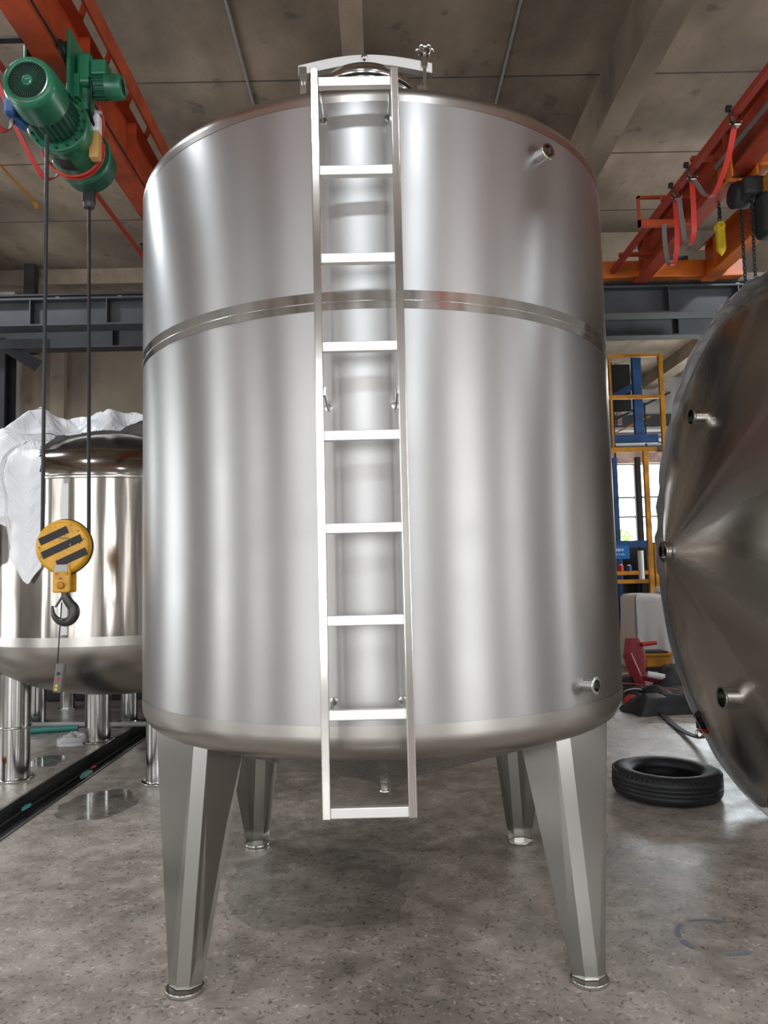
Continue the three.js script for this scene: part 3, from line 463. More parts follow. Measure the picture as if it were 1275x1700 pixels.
{
  const h = thing('hook_block', 'yellow and black striped pulley block with a forged hook', 'hook block', HB);
  const cv = mesh('sheave_cover', latheAlong([[0.001, 0.045], [0.13, 0.045], [0.148, 0.038], [0.153, 0.02], [0.153, -0.02], [0.148, -0.038], [0.13, -0.045], [0.001, -0.045]].reverse(), [0, 0, 1], [0, 0, 0], 64), M.yellow, h);
  for (const [y, l, cx] of [[0.062, 0.17, -0.02], [0.0, 0.24, 0.0], [-0.062, 0.18, 0.03]]) mesh('stripe', box(-l / 2, l / 2, -0.021, 0.021, 0.0452, 0.0468, 0.0007).rotateZ(0.42).translate(cx - y * 0.42, y, 0), M.black, cv);
  mesh('edge_band', new THREE.TorusGeometry(0.152, 0.006, 8, 64), M.black, cv);
  mesh('rivet', [rod([0.05, 0.01, 0.045], [0.05, 0.01, 0.055], 0.007, 0.007, 8), bar([-0.02, 0.05, 0.048], [0.04, 0.046, 0.05], 0.006, 0.004)], M.hook, cv);
  const nk = mesh('neck_plate', [box(-0.05, 0.05, -0.255, -0.1, 0.03, 0.05, 0.012), box(-0.05, 0.05, -0.255, -0.1, -0.05, -0.03, 0.012)], M.yellow, h);
  mesh('name_plate', box(-0.036, 0.036, -0.138, -0.1, 0.05, 0.053), M.hoseGrey, nk);
  mesh('pin', [latheAlong([[0.001, 0.07], [0.012, 0.07], [0.02, 0.066], [0.02, 0.05]].reverse(), [0, 0, 1], [0, -0.215, 0], 20), rod([-0.028, -0.15, 0.05], [-0.028, -0.15, 0.056], 0.008), rod([0.03, -0.15, 0.05], [0.03, -0.15, 0.056], 0.008)], M.amber, nk);
  const pts = [[0.005, -0.24, 0], [0.008, -0.28, 0], [0.028, -0.315, 0], [0.052, -0.345, 0], [0.052, -0.385, 0], [0.02, -0.418, 0], [-0.025, -0.415, 0], [-0.058, -0.385, 0], [-0.066, -0.35, 0], [-0.068, -0.328, 0]];
  const hk = mesh('hook', taperTube(pts, [0.024, 0.024, 0.026, 0.03, 0.028, 0.024, 0.018, 0.012, 0.007], 64, 14), M.hook, h);
  mesh('safety_latch', [bar([-0.012, -0.275, 0], [-0.05, -0.335, 0], 0.007, 0.02)], M.hook, hk);
}
{
  const p = thing('pendant_control', 'grey pendant push-button control hanging on a thin wire', 'control', [-1.8, 1.0, -0.42]);
  mesh('cord', rod([-0.005, 0.14, 0], [0.015, 0.475, 0], 0.0035, 0.0035, 6), M.black, p);
  const b = mesh('body', box(-0.024, 0.024, -0.02, 0.14, -0.02, 0.02, 0.01).rotateZ(-0.13), M.greyCable, p); mesh('cap', box(0.018, 0.034, 0.11, 0.135, -0.012, 0.018, 0.005), M.red, p);
  for (const [y, m] of [[0.085, M.black], [0.055, M.red], [0.02, M.lemon], [0.0, M.lemon]]) mesh('button', rod([0.006 + y * 0.13 - 0.008, y, 0.018], [0.006 + y * 0.13 - 0.008, y, 0.025], 0.009, 0.009, 12), m, p);
}
function festoon(label, pts, w, ax) { const o = thing('festoon_cable', label, 'cable', [0, 0, 0], 0, 'flat festoon cables'); const off = (q, d) => q.map(([x, y, z]) => [x, y, z]); mesh('ribbon', ribbon(off(pts), w, 0.004, ax), M.red, o); mesh('inner_ribbon', ribbon(pts.map(([x, y, z], i) => { const m = pts[Math.floor(pts.length / 2)]; return [x, y + (m[1] < y ? 0.0 : 0.004), z + (z > m[2] ? -0.004 : 0.004)]; }), w * 0.98, 0.003, ax), M.greyCable, o); return o; }
festoon('red flat cable loop hanging below the blue junction box', [[-2.0, 4.36, 0.06], [-1.99, 4.16, -0.2], [-1.965, 4.03, -0.42], [-1.95, 4.0, -0.52], [-1.93, 4.06, -0.62], [-1.93, 4.2, -0.68], [-1.95, 4.38, -0.68]], 0.04, [0.8, 0, 0.6]);
festoon('short red flat cable loop outside the blue junction box', [[-2.02, 4.38, 0.14], [-2.02, 4.15, 0.1], [-2.0, 4.05, 0.0], [-1.985, 4.03, -0.08], [-1.97, 4.08, -0.13], [-1.96, 4.25, -0.1]], 0.04, [0.8, 0, 0.6]);

// ------------------------------------------------------------------ right bridge crane
{
  const g = thing('crane_girder', 'dark orange crane girder hung with festoon cables', 'crane girder');
  ibeam(g, 'z', -3.5, 6.5, 2.66, 4.42, 0.36, 0.135, 0.016, 0.012, M.rustRed);
  for (let z = -3.2; z < 6; z += 0.85) mesh('stiffener', box(2.6, 2.655, 4.436, 4.764, z - 0.006, z + 0.006), M.rustRed, g);
  const car = thing('end_carriage', 'orange end carriage of the right crane on the runway rail', 'crane carriage'); mesh('body', box(1.9, 3.7, 4.478, 4.65, -3.74, -3.5, 0.008), M.orangeBright, car);
  const car2 = thing('end_carriage', 'orange end carriage of the left crane mostly behind the upright tank', 'crane carriage'); mesh('body', box(-1.98, -0.9, 4.478, 4.66, -3.74, -3.5, 0.008), M.orange, car2);
  for (const x of [2.15, 3.45]) mesh('carriage_wheel', rod([x, 4.55, -3.77], [x, 4.55, -3.47], 0.075, 0.075, 24), M.black, car);
  mesh('buffer', box(2.75, 3.15, 4.65, 4.69, -3.6, -3.5), M.black, car);
  const rail = mesh('cable_rail', bar([2.38, 4.53, -3.48], [2.38, 4.535, 6], 0.045, 0.045), M.orangeDeep, g);
  for (const z of [-3.2, -2.1, -1.5, 0.2, 1.6]) mesh('rail_arm', [box(2.36, 2.66, 4.57, 4.6, z - 0.02, z + 0.02)], M.orange, rail);
  mesh('arm_frame', [box(2.2, 2.22, 4.4, 4.66, -2.22, -2.19), box(2.2, 2.5, 4.64, 4.66, -2.22, -2.19), box(2.2, 2.62, 4.4, 4.455, -2.23, -2.19)], M.orange, rail);
  mesh('conductor_bar', box(2.53, 2.545, 4.5, 4.53, -1.5, -0.3), M.greyCable, g);
  const b = thing('crane_girder', 'second orange girder beyond the chain hoist', 'crane girder');
  ibeam(b, 'z', -3.5, 6.5, 3.33, 4.42, 0.34, 0.135, 0.016, 0.012, M.orangeBright);
  for (let z = -3.2; z < 6; z += 0.85) mesh('stiffener', box(3.27, 3.325, 4.436, 4.744, z - 0.006, z + 0.006), M.orangeBright, b);
}
for (const [label, pts] of [
  ['long red flat cable loop hanging across the right girder', [[2.38, 4.46, -0.86], [2.38, 4.3, -0.98], [2.38, 4.19, -1.14], [2.38, 4.17, -1.24], [2.38, 4.24, -1.36], [2.38, 4.36, -1.46], [2.38, 4.45, -1.53]]],
  ['middle red flat cable loop hanging from the cable rail', [[2.38, 4.45, -1.55], [2.38, 4.2, -1.55], [2.38, 4.05, -1.57], [2.38, 4.0, -1.63], [2.38, 4.05, -1.72], [2.38, 4.25, -1.77], [2.38, 4.44, -1.8]]],
  ['narrow red flat cable loop hanging beside the orange arm frame', [[2.38, 4.44, -1.87], [2.38, 4.2, -1.87], [2.38, 4.03, -1.91], [2.38, 3.985, -1.98], [2.38, 4.03, -2.07], [2.38, 4.2, -2.12], [2.38, 4.38, -2.12]]],
]) festoon(label, pts, 0.036, [1, 0, 0.25]);
for (const [z, label] of [[-0.85, 'steel cable trolley above the long festoon loop'], [-1.54, 'steel cable trolley between the long and middle festoon loops'], [-1.84, 'steel cable trolley between the middle and narrow festoon loops']]) {
  const t = thing('cable_trolley', label, 'cable trolley', [2.38, 4.53, z], 0, 'festoon trolleys');
  mesh('hanger', [box(-0.035, -0.028, -0.06, 0.03, -0.02, 0.02), box(0.028, 0.035, -0.06, 0.03, -0.02, 0.02), box(-0.035, 0.035, -0.066, -0.058, -0.02, 0.02)], M.bright, t);
  for (const s of [-1, 1]) mesh('roller', rod([s * 0.028, 0.03, 0], [s * 0.055, 0.03, 0], 0.022, 0.022, 16), M.black, t);
  mesh('clamp', box(-0.024, 0.024, -0.095, -0.066, -0.028, 0.028, 0.006), M.bright, t);
}
function chainGeo(x, y0, y1, z, lean = 0) { const out = [], s = 0.026, n = Math.floor((y0 - y1) / s); for (let k = 0; k < n; k++) { const g = new THREE.TorusGeometry(0.0115, 0.0042, 6, 12); g.scale(1, 1.55, 1); if (k % 2) g.rotateY(PI / 2 + 0.5); else g.rotateY(0.5); g.translate(x + lean * k * s, y0 - (k + 0.5) * s, z); out.push(g); } return out; }
{
  const h = thing('chain_hoist', 'orange and yellow chain hoist under the right girder', 'hoist', [2.72, 4.42, -1.45]);
  mesh('trolley_plate', [box(0.02, 0.04, -0.06, 0.13, -0.16, 0.14, 0.01), box(-0.15, -0.135, -0.06, 0.1, -0.1, 0.12, 0.01), rod([-0.15, -0.03, 0], [0.06, -0.03, 0], 0.016)], M.orangeBright, h);
  for (const z of [-0.08, 0.08]) mesh('wheel', rod([-0.02, 0.05, z], [0.02, 0.05, z], 0.045, 0.045, 20), M.black, h);
  mesh('travel_drive', [box(0.04, 0.16, 0.0, 0.13, -0.1, 0.14, 0.03)], M.orangeBright, h);
  mesh('gear_case', [box(-0.06, 0.14, -0.19, -0.05, -0.14, 0.12, 0.03), latheAlong([[0.001, 0.06], [0.08, 0.06], [0.1, 0.04], [0.1, -0.04], [0.08, -0.06], [0.001, -0.06]].reverse(), [1, 0, 0], [-0.02, -0.12, -0.05], 32)], M.black, h);
  mesh('motor_cover', box(0.07, 0.22, -0.36, -0.06, 0.06, 0.26, 0.03), M.amber, h);
  mesh('chain_bag', box(0.04, 0.18, -0.5, -0.18, -0.02, 0.18, 0.05), M.black, h);
  tag(mesh('load_chain', chainGeo(0.01, -0.14, -0.8, -0.1), M.black, h), 'black load chain');
  tag(mesh('hand_chain', chainGeo(0.02, -0.16, -0.8, 0.04, -0.01), M.black, h), 'black hand chain');
  const y = mesh('hook_chain', chainGeo(-0.02, -0.06, -0.16, -0.37), M.black, h);
}
{
  const y = thing('chain_hook_housing', 'bright yellow chain end housing hanging beside the black chains', 'hook', [2.70, 4.0, -1.83]);
  mesh('chain', chainGeo(0, 0.42, 0.24, 0), M.black, y);
  mesh('housing', [box(-0.034, 0.03, 0.02, 0.22, -0.03, 0.03, 0.018), rod([-0.005, 0.215, -0.03], [-0.005, 0.215, 0.034], 0.032, 0.032, 20), latheAlong([[0.001, -0.02], [0.03, 0.02], [0.03, 0.03]], [0, 1, 0], [0, 0.0, 0], 6)], M.lemon, y);
  mesh('pin', rod([-0.005, 0.215, 0.03], [-0.005, 0.215, 0.04], 0.014, 0.014, 12), M.amber, y);
}

// ------------------------------------------------------------------ floor: drain channel, hoses, scraps, paint
{
  const d = thing('drain_channel', 'open floor drain channel with dark water and steel edges', 'drain');
  mesh('channel_bed', [box(-2.7, -2.4, -0.14, -0.1, -6, 2), box(-2.7, -2.69, -0.12, 0, -6, 2), box(-2.41, -2.4, -0.12, 0, -6, 2), box(-2.7, -2.4, -0.12, 0, -6.01, -6), box(-2.7, -2.4, -0.12, 0, 2, 2.01)], std({ color: lin(0.05, 0.05, 0.048), roughness: 0.25 }), d);
  for (const x of [-2.705, -2.395]) mesh('edge_angle', box(x - 0.012, x + 0.012, -0.03, 0.006, -6, 2, 0.002), M.hook, d);
  mesh('loose_pipe', [tube([[-2.62, -0.07, -5.5], [-2.58, -0.07, -3.5], [-2.63, -0.07, -1.8], [-2.57, -0.07, 1]], 0.016, 60, 8), tube([[-2.5, -0.075, -5], [-2.47, -0.07, -3], [-2.52, -0.07, -1], [-2.48, -0.07, 1]], 0.012, 60, 8)], M.black, d);
  const scraps = [[-2.53, -2.75, 0.3, 0.08, M.hose, 'green plastic scrap lying in the drain channel'], [-2.56, -3.0, 0.12, 0.04, M.red, 'red rag strip lying in the drain channel'], [-2.46, -1.02, 0.22, 0.06, M.blue, 'blue rag strip lying in the drain channel'], [-2.45, -1.62, 0.14, 0.05, M.hose, 'teal scrap at the edge of the drain channel'], [-2.62, -1.85, 0.16, 0.05, M.hose, 'small green scrap beside the black pipe in the drain']];
  scraps.forEach(([x, z, l, w, m, lab], k) => { const o = mesh('plastic_scrap', grid(10, 5, (u, v) => [(v - 0.5) * w * (1 - Math.abs(2 * u - 1) ** 3 * 0.7), 0.012 * vnoise(u * 5, v * 4, 0, 0, 700 + k), (u - 0.5) * l]), m); m.side = THREE.DoubleSide; o.position.set(x, -0.05, z); o.rotation.y = 0.15; tag(o, lab, 'scrap'); });
}
tag(mesh('hose', tube([[-4.4, 0.03, -4.62], [-3.6, 0.03, -4.62], [-3.0, 0.03, -4.55], [-2.4, 0.028, -4.5], [-1.8, 0.03, -4.2], [-1.2, 0.03, -4.4]], 0.028, 90, 10), M.hoseGrey), 'grey hose lying behind the round pipe legs', 'hose');
tag(mesh('hose', tube([[-4.6, 0.03, -5.0], [-3.9, 0.03, -4.3], [-3.5, 0.03, -4.35], [-3.25, 0.03, -4.4]], 0.03, 60, 10), M.hose), 'teal hose lying on the floor by the round pipe legs', 'hose');
tag(mesh('hose', tube([[-4.1, 0.5, -5.4], [-3.5, 0.47, -5.0], [-3.2, 0.46, -4.95], [-2.8, 0.5, -5.2]], 0.028, 60, 10), M.hose), 'teal hose slung between the thin tank legs', 'hose');
{
  const o = mesh('plastic_scrap', grid(22, 22, (u, v) => { const a = u * 2 * PI, e = v * PI * 0.5, r = 0.1 * (0.6 + 0.7 * vnoise(u * 9, v * 5, 9, 0, 711)); return [r * Math.cos(a) * Math.cos(e) * 1.4, r * Math.sin(e) + 0.002, r * Math.sin(a) * Math.cos(e)]; }), M.film); o.position.set(-3.05, 0, -3.75); tag(o, 'crumpled clear plastic bag on the floor by a pipe leg', 'plastic bag');
  const c = mesh('hose_clamp', [new THREE.TorusGeometry(0.126, 0.009, 8, 40).rotateX(PI / 2), box(0.12, 0.16, -0.012, 0.012, -0.015, 0.015, 0.004)], M.bright); c.position.set(T2[0] + legs2[0][0], 0.42, T2[2] + legs2[0][1]); c.rotation.y = -0.5; tag(c, 'steel band clamp around the pipe leg nearest the column', 'clamp');
  const vl = thing('valve_handle', 'red valve handle at the foot of a pipe leg', 'valve', [T2[0] + legs2[0][0] - 0.1, 0.13, T2[2] + legs2[0][1] + 0.2]); mesh('grip', box(-0.05, 0.05, 0, 0.05, -0.03, 0.03, 0.012), M.red, vl); mesh('stem', rod([0, -0.13, 0], [0, 0.01, 0], 0.02), M.hook, vl);
}
for (const [x, z, rx, rz, sd, lab] of [[-2.0, -1.7, 0.3, 0.38, 741, 'shallow puddle on the floor beside the drain channel'], [-0.35, -0.2, 0.5, 0.55, 745, 'thin wet patch on the floor under the cone bottom'], [-3.0, -3.05, 0.16, 0.22, 747, 'small puddle on the floor between the pipe legs']]) {
  const g = grid(72, 5, (u, v) => { const a = u * 2 * PI, k = v * (0.55 + 0.75 * fbm(2 + Math.cos(a) * 1.4, 2 + Math.sin(a) * 1.4, 0, 0, sd, 4)); return [-Math.sin(a) * rx * k, 0, Math.cos(a) * rz * k]; }), q = g.attributes.position; for (let i = 0; i < q.count; i++) g.attributes.uv.setXY(i, q.getX(i) + x, q.getZ(i) + z); for (let i = 0; i < q.count; i++) g.attributes.normal.setXYZ(i, 0, 1, 0);
  const o = mesh('puddle', g, sd === 745 ? M.damp : M.wet); M.wet.side = M.damp.side = THREE.DoubleSide; o.position.set(x, 0.0012, z); tag(o, lab, 'puddle');
}
{   // faded blue ring painted on the floor
  const s = []; for (const [a0, a1, w] of [[2.3, 3.1, 0.022], [3.3, 3.7, 0.03], [4.5, 5.2, 0.02], [0.9, 2.0, 0.016]]) { const g = new THREE.RingGeometry(0.15, 0.15 + w, 24, 1, a0, a1 - a0); g.rotateX(-PI / 2); s.push(g); }
  const pm = std({ color: lin(0.2, 0.23, 0.27), roughness: 0.7 }), paint = thing('floor_paint', 'faded blue painted ring on the concrete floor', 'floor marking', [1.42, 0.0015, 0.46]); for (const q of s) mesh('stroke', q, pm, paint);
}

// ------------------------------------------------------------------ tyre
{
  const prof = [[0.225, 0.06], [0.232, 0.03], [0.262, 0.005], [0.315, 0.0], [0.35, 0.012], [0.366, 0.038]];
  const groove = [0.066, 0.094, 0.122]; let y = 0.045; for (const gy of groove) { prof.push([0.371, gy - 0.006], [0.36, gy - 0.004], [0.36, gy + 0.004], [0.371, gy + 0.006]); }
  prof.push([0.366, 0.15], [0.35, 0.178], [0.315, 0.19], [0.27, 0.186], [0.24, 0.172], [0.228, 0.15], [0.225, 0.13], [0.235, 0.128], [0.25, 0.15], [0.3, 0.17], [0.345, 0.15], [0.35, 0.1], [0.345, 0.04], [0.3, 0.02], [0.25, 0.04], [0.235, 0.062], [0.225, 0.06]);
  const t = thing('tyre', 'worn black car tyre lying flat on the concrete floor', 'tyre', [1.985, 0.0, -1.62]);
  const body = mesh('carcass', lathe(prof, 96), M.rubber, t); body.rotation.z = -0.02;
  for (let k = 0; k < 60; k++) { const a = (k / 60) * 2 * PI; mesh('shoulder_block', box(0.352, 0.3685, 0.152, 0.172, -0.013, 0.013, 0.002).rotateY(a), M.rubber, body); }
}

// ------------------------------------------------------------------ clutter beyond the tyre
function tarp(label, x, z, w, d, h, turn, seed) {
  const o = mesh('black_tarpaulin', grid(50, 36, (u, v) => { const e = Math.min(u, 1 - u, v, 1 - v), k = Math.min(1, e * 7), f = Math.abs(2 * vnoise(u * 4 + 3 * v, v * 3, 0, 0, seed) - 1), b = vnoise(u * 3, v * 3, 0, 0, seed + 3); return [(u - 0.5) * w * (1 + 0.25 * (vnoise(v * 4, 0, 0, 0, seed + 5) - 0.5)), 0.004 + k * (0.02 + h * (0.45 * b + 0.65 * (1 - f) * b)), (v - 0.5) * d * (1 + 0.3 * (vnoise(u * 4, 2, 0, 0, seed + 6) - 0.5))]; }), M.tarp);
  o.position.set(x, 0, z); o.rotation.y = turn; return tag(o, label, 'tarpaulin', 'heap of black sheeting');
}
tarp('folded black rubber sheet at the front of the heap', 3.2, -4.75, 1.0, 0.6, 0.22, 0.1, 801);
tarp('tallest folded black sheet in the heap by the yellow machine', 3.95, -6.0, 0.95, 0.8, 0.5, -0.3, 811);
tarp('wide black sheet in the middle of the heap', 3.75, -5.3, 1.3, 0.7, 0.3, 0.05, 821);
tarp('black sheet with a crimson edge beside the red machine', 3.05, -5.55, 0.8, 0.4, 0.14, -0.35, 831);
tag(mesh('strap', ribbon([[3.0, 0.03, -4.55], [2.95, 0.02, -4.2], [2.85, 0.03, -3.5], [2.75, 0.12, -2.8], [2.6, 0.3, -2.3], [2.5, 0.42, -2.05]], 0.06, 0.012, [1, 0, -0.3]), M.tarp), 'long black strap from the heap to the lying tank', 'strap');
tag(mesh('red_strip', ribbon([[2.75, 0.16, -5.75], [3.05, 0.17, -5.6], [3.35, 0.14, -5.45], [3.55, 0.12, -5.35]], 0.1, 0.01, [0.3, 0, 1]), M.crimson), 'crimson strip lying on top of the black sheeting', 'strip');
{
  const c = thing('strap_ratchet', 'black buckle with a red lever clipped to the film rim', 'buckle', [2.4, 0.4, -1.93], 0.2);
  mesh('body', [box(-0.05, 0.03, -0.02, 0.1, -0.03, 0.03, 0.01), rod([-0.06, 0.06, 0], [0.02, 0.12, 0], 0.03)], M.black, c); mesh('lever', box(-0.045, 0.03, -0.05, -0.015, 0.0, 0.05, 0.008), M.red, c); mesh('ring', new THREE.TorusGeometry(0.03, 0.01, 8, 20).translate(-0.05, -0.05, 0.02), M.bright, c);
}
{
  const r = thing('red_machine', 'dark red machine with a curved back shield beside the black heap', 'machine', [3.26, 0, -6.1]);
  mesh('back_shield', grid(16, 16, (u, v) => { const a = (u - 0.5) * 1.5; return [0.19 * Math.sin(a) * (0.75 + 0.35 * Math.sin(v * PI)), 0.2 + 0.48 * v, 0.14 * Math.cos(a) - 0.1 * v]; }), M.crimson, r); M.crimson.side = THREE.DoubleSide;
  mesh('leg', [bar([-0.12, 0.5, 0.1], [0.06, 0.0, 0.16], 0.12, 0.06, 0.02), bar([0.02, 0.2, 0.12], [0.26, 0.16, 0.2], 0.08, 0.06, 0.02)], M.crimson, r);
  mesh('handle', rod([0.1, 0.6, 0.05], [0.28, 0.62, 0.08], 0.03, 0.025), M.red, r); mesh('roller', rod([0.1, 0.24, 0.2], [0.3, 0.2, 0.24], 0.04, 0.04), M.white, r);
  mesh('base', box(-0.25, 0.1, 0.0, 0.2, -0.1, 0.1, 0.03), M.black, r);
  const g = thing('red_grinder', 'small red tool lying on the floor under the red machine', 'tool', [2.95, 0, -5.2]);
  mesh('body', latheAlong([[0.001, 0.1], [0.08, 0.09], [0.12, 0.05], [0.13, 0.0]].reverse(), [0, 1, 0], [0, 0.001, 0], 28), M.red, g); mesh('knob', box(0.02, 0.08, 0.06, 0.12, -0.02, 0.05, 0.01), M.black, g);
  const w = thing('cable_coil', 'coil of grey and black cable beside the red tool', 'cable', [3.0, 0, -5.42]); for (let k = 0; k < 3; k++) mesh('loop', new THREE.TorusGeometry(0.12 - 0.02 * k, 0.012, 8, 32).rotateX(1.1).translate(0, 0.12 - 0.01 * k, 0.02 * k), k === 1 ? M.hoseGrey : M.black, w);
}
{
  const y = thing('yellow_machine', 'yellow topped tool stand with a black handle in front of the draped table', 'machine', [4.02, 0, -7.45]);
  mesh('body', box(-0.18, 0.18, 0.14, 0.3, -0.15, 0.15, 0.02), M.amber, y); mesh('top', box(-0.24, 0.24, 0.3, 0.34, -0.18, 0.18, 0.01), M.amber, y); mesh('top_pad', box(-0.2, 0.14, 0.34, 0.365, -0.15, 0.15, 0.008), M.black, y);
  mesh('skirt', box(-0.19, 0.19, 0.08, 0.14, -0.14, 0.14, 0.01), M.black, y); mesh('handle', tube([[0.2, 0.44, 0.12], [0.25, 0.38, 0.14], [0.26, 0.2, 0.15], [0.24, 0.0, 0.16]], 0.022, 24, 8), M.black, y); mesh('stand_leg', box(0.2, 0.23, 0.0, 0.3, 0.1, 0.14), M.white, y);
  for (const s of [-1, 1]) mesh('foot', box(s * 0.15 - 0.03, s * 0.15 + 0.03, 0, 0.08, -0.12, 0.12, 0.01), M.amber, y);
  const b = thing('small_bench', 'low grey bench beyond the black heap', 'bench', [4.45, 0, -6.7]); mesh('top', box(-0.3, 0.3, 0.16, 0.2, -0.15, 0.15, 0.006), M.hoseGrey, b); for (const s of [-1, 1]) mesh('leg', box(s * 0.25 - 0.02, s * 0.25 + 0.02, 0, 0.16, -0.12, 0.12), M.frame, b);
  const k = thing('black_toolbox', 'black toolbox standing beside the draped table', 'box', [4.55, 0, -7.5]); mesh('case', box(-0.15, 0.15, 0, 0.28, -0.12, 0.12, 0.02), M.black, k); mesh('grip', box(-0.06, 0.06, 0.28, 0.31, -0.02, 0.02, 0.008), M.black, k);
}
{   // draped table
  const W = 1.0, D = 0.7, H = 1.17, per = 2 * (W + D);
  const g = grid(160, 30, (u, v) => {
    const s = u * per; let x, z, nx = 0, nz = 0; if (s < W) { x = -W / 2 + s; z = D / 2; nz = 1; } else if (s < W + D) { x = W / 2; z = D / 2 - (s - W); nx = 1; } else if (s < 2 * W + D) { x = W / 2 - (s - W - D); z = -D / 2; nz = -1; } else { x = -W / 2; z = -D / 2 + (s - 2 * W - D); nx = -1; }
    if (v < 0.25) { const k = v / 0.25; return [x * k, H + 0.06 * (vnoise(x * k * 4 + 4, z * k * 4 + 4, 0, 0, 901) - 0.3) - 0.03 * k * k, z * k]; }
    const k = (v - 0.25) / 0.75, f = 0.05 * k * (vnoise(u * 34, k * 1.5, 34, 0, 903) + 0.2) + 0.02; return [x + nx * f, H - 0.03 - (H - 0.06) * k, z + nz * f];
  });
  const o = mesh('draped_table', g, M.cloth); o.position.set(4.42, 0, -8.25); tag(o, 'work table draped to the floor in a white sheet', 'table');
  const o2 = mesh('folded_cloth', box(-0.2, 0.25, 0, 0.08, -0.15, 0.15, 0.035), M.cloth); o2.position.set(4.55, 1.19, -8.2); tag(o2, 'folded white cloth lying on the draped table', 'cloth');
}
// ------------------------------------------------------------------ goods lift
{
  const z = -9.5, l = thing('goods_lift', 'yellow steel frame of a goods lift in front of the window', 'lift');
  const P = (x, y0, y1, w = 0.075) => mesh('post', box(x - w / 2, x + w / 2, y0, y1, z - w / 2, z + w / 2, 0.004), M.amber, l), B = (x0, x1, y, h = 0.07, dz = 0) => mesh('crossbar', box(x0, x1, y - h / 2, y + h / 2, z + dz - 0.03, z + dz + 0.03, 0.004), M.amber, l);
  P(5.1, 0, 5.4); P(4.75, 0, 3.66, 0.085); P(4.19, 3.7, 5.3, 0.04); P(4.85, 0, 2.0, 0.06);
  B(3.4, 5.1, 5.37, 0.05); B(3.4, 5.08, 4.62); B(3.4, 4.95, 3.67, 0.09); B(3.4, 4.75, 1.495); B(3.4, 4.75, 1.345); B(3.4, 4.75, 0.41);
  const m = thing('lift_mast', 'blue steel mast and cross rails inside the goods lift', 'mast');
  mesh('mast', box(4.74, 4.9, 3.9, 5.5, z - 0.5, z - 0.4, 0.004), M.blue, m); mesh('cross_rail', box(3.4, 5.12, 3.84, 4.0, z - 0.38, z - 0.3, 0.004), M.blue, m); mesh('side_mast', box(4.3, 4.38, 0, 3.6, z - 0.5, z - 0.42, 0.004), M.blue, m); mesh('low_rail', box(3.4, 4.7, 1.94, 2.06, z - 0.03, z + 0.03), M.blue, m); mesh('diagonal', bar([4.0, 4.55, z - 0.45], [4.8, 4.95, z - 0.45], 0.1, 0.05), M.blue, m); mesh('foot_post', box(4.72, 4.8, 0, 3.6, z - 0.5, z - 0.4), M.black, m);
  const s = thing('shaft_panel', 'black lower panel closing the goods lift', 'panel'); mesh('panel', box(3.3, 4.7, 0.0, 1.3, z - 0.62, z - 0.58), M.black, s); mesh('upper_panel', [box(3.3, 4.78, 4.5, 5.4, z - 0.72, z - 0.68), box(3.3, 4.45, 3.75, 4.5, z - 0.72, z - 0.68)], M.black, s);
  for (const [x, w, mm] of [[4.36, 0.08, M.pink], [4.5, 0.05, M.steelDark], [4.62, 0.09, M.pink], [4.98, 0.08, M.frame], [3.95, 0.05, M.frame]]) mesh('slat', box(x - w / 2, x + w / 2, 4.3, 5.5, z - 0.95, z - 0.9), mm, s);
  for (const [x, y0, y1, w] of [[4.42, 2.1, 3.4, 0.18], [4.5, 3.9, 4.5, 0.14]]) mesh('wall_board', box(x - w / 2, x + w / 2, y0, y1, z - 1.2, z - 1.15), M.pink, s);
  mesh('cabinet_side', box(4.55, 5.6, 0, 2.05, z - 0.95, z - 0.9), M.black, s);
  const st = thing('stair_stringer', 'dark sloping handrail behind the lift mast', 'handrail'); mesh('rail', bar([3.9, 4.1, -10.4], [5.6, 4.9, -10.4], 0.04, 0.04), M.black, st); mesh('lower_rail', bar([3.9, 3.85, -10.4], [5.2, 4.45, -10.4], 0.03, 0.03), M.amber, st); for (const x of [4.1, 4.5, 5.1]) mesh('baluster', bar([x, 3.3, -10.4], [x, 4.15 + (x - 3.9) * 0.47, -10.4], 0.03, 0.03), M.black, st);
  // blue notice with two lines of white characters
  const cv = document.createElement('canvas'); cv.width = 256; cv.height = 176; const c = cv.getContext('2d'); c.fillStyle = '#0a6fc2'; c.fillRect(0, 0, 256, 176); c.fillStyle = '#eef4fb';
  const glyph = (x, y, s, k) => { const r = rng(k); c.fillRect(x, y, s, s * 0.14); c.fillRect(x + s * 0.42, y, s * 0.15, s); for (let i = 1; i < 4; i++) { const w = s * (0.5 + 0.5 * r()); c.fillRect(x + (s - w) / 2, y + s * (0.14 + i * 0.25) - s * 0.1, w, s * 0.12); } if (r() > 0.5) { c.fillRect(x, y, s * 0.14, s); c.fillRect(x + s * 0.86, y, s * 0.14, s); } };
  for (let k = 0; k < 4; k++) glyph(34 + 40 * k, 42, 34, 40 + k); for (let k = 0; k < 6; k++) glyph(34 + 27 * k, 106, 22, 60 + k);
  const ct = finish(new THREE.CanvasTexture(cv), true); const sign = mesh('notice_board', new THREE.BoxGeometry(0.36, 0.235, 0.01), [M.blue, M.blue, M.blue, M.blue, std({ map: ct, roughness: 0.5 }), M.blue]); sign.position.set(4.195, 1.86, z + 0.0355); tag(sign, 'blue notice with two lines of white characters on the lift', 'sign');
  for (const [x, y, m2, lab, h] of [[4.22, 1.53, M.red, 'small red can on the lift bar below the blue notice', 0.1], [4.36, 1.53, M.blue, 'small blue bottle on the lift bar below the notice', 0.09]]) { const o = thing('can', lab, 'can', [x, y, z]); mesh('body', rod([0, 0, 0], [0, h, 0], 0.05, 0.05, 16), m2, o); mesh('cap', rod([0, h, 0], [0, h + 0.02, 0], 0.03, 0.03, 12), M.white, o); }
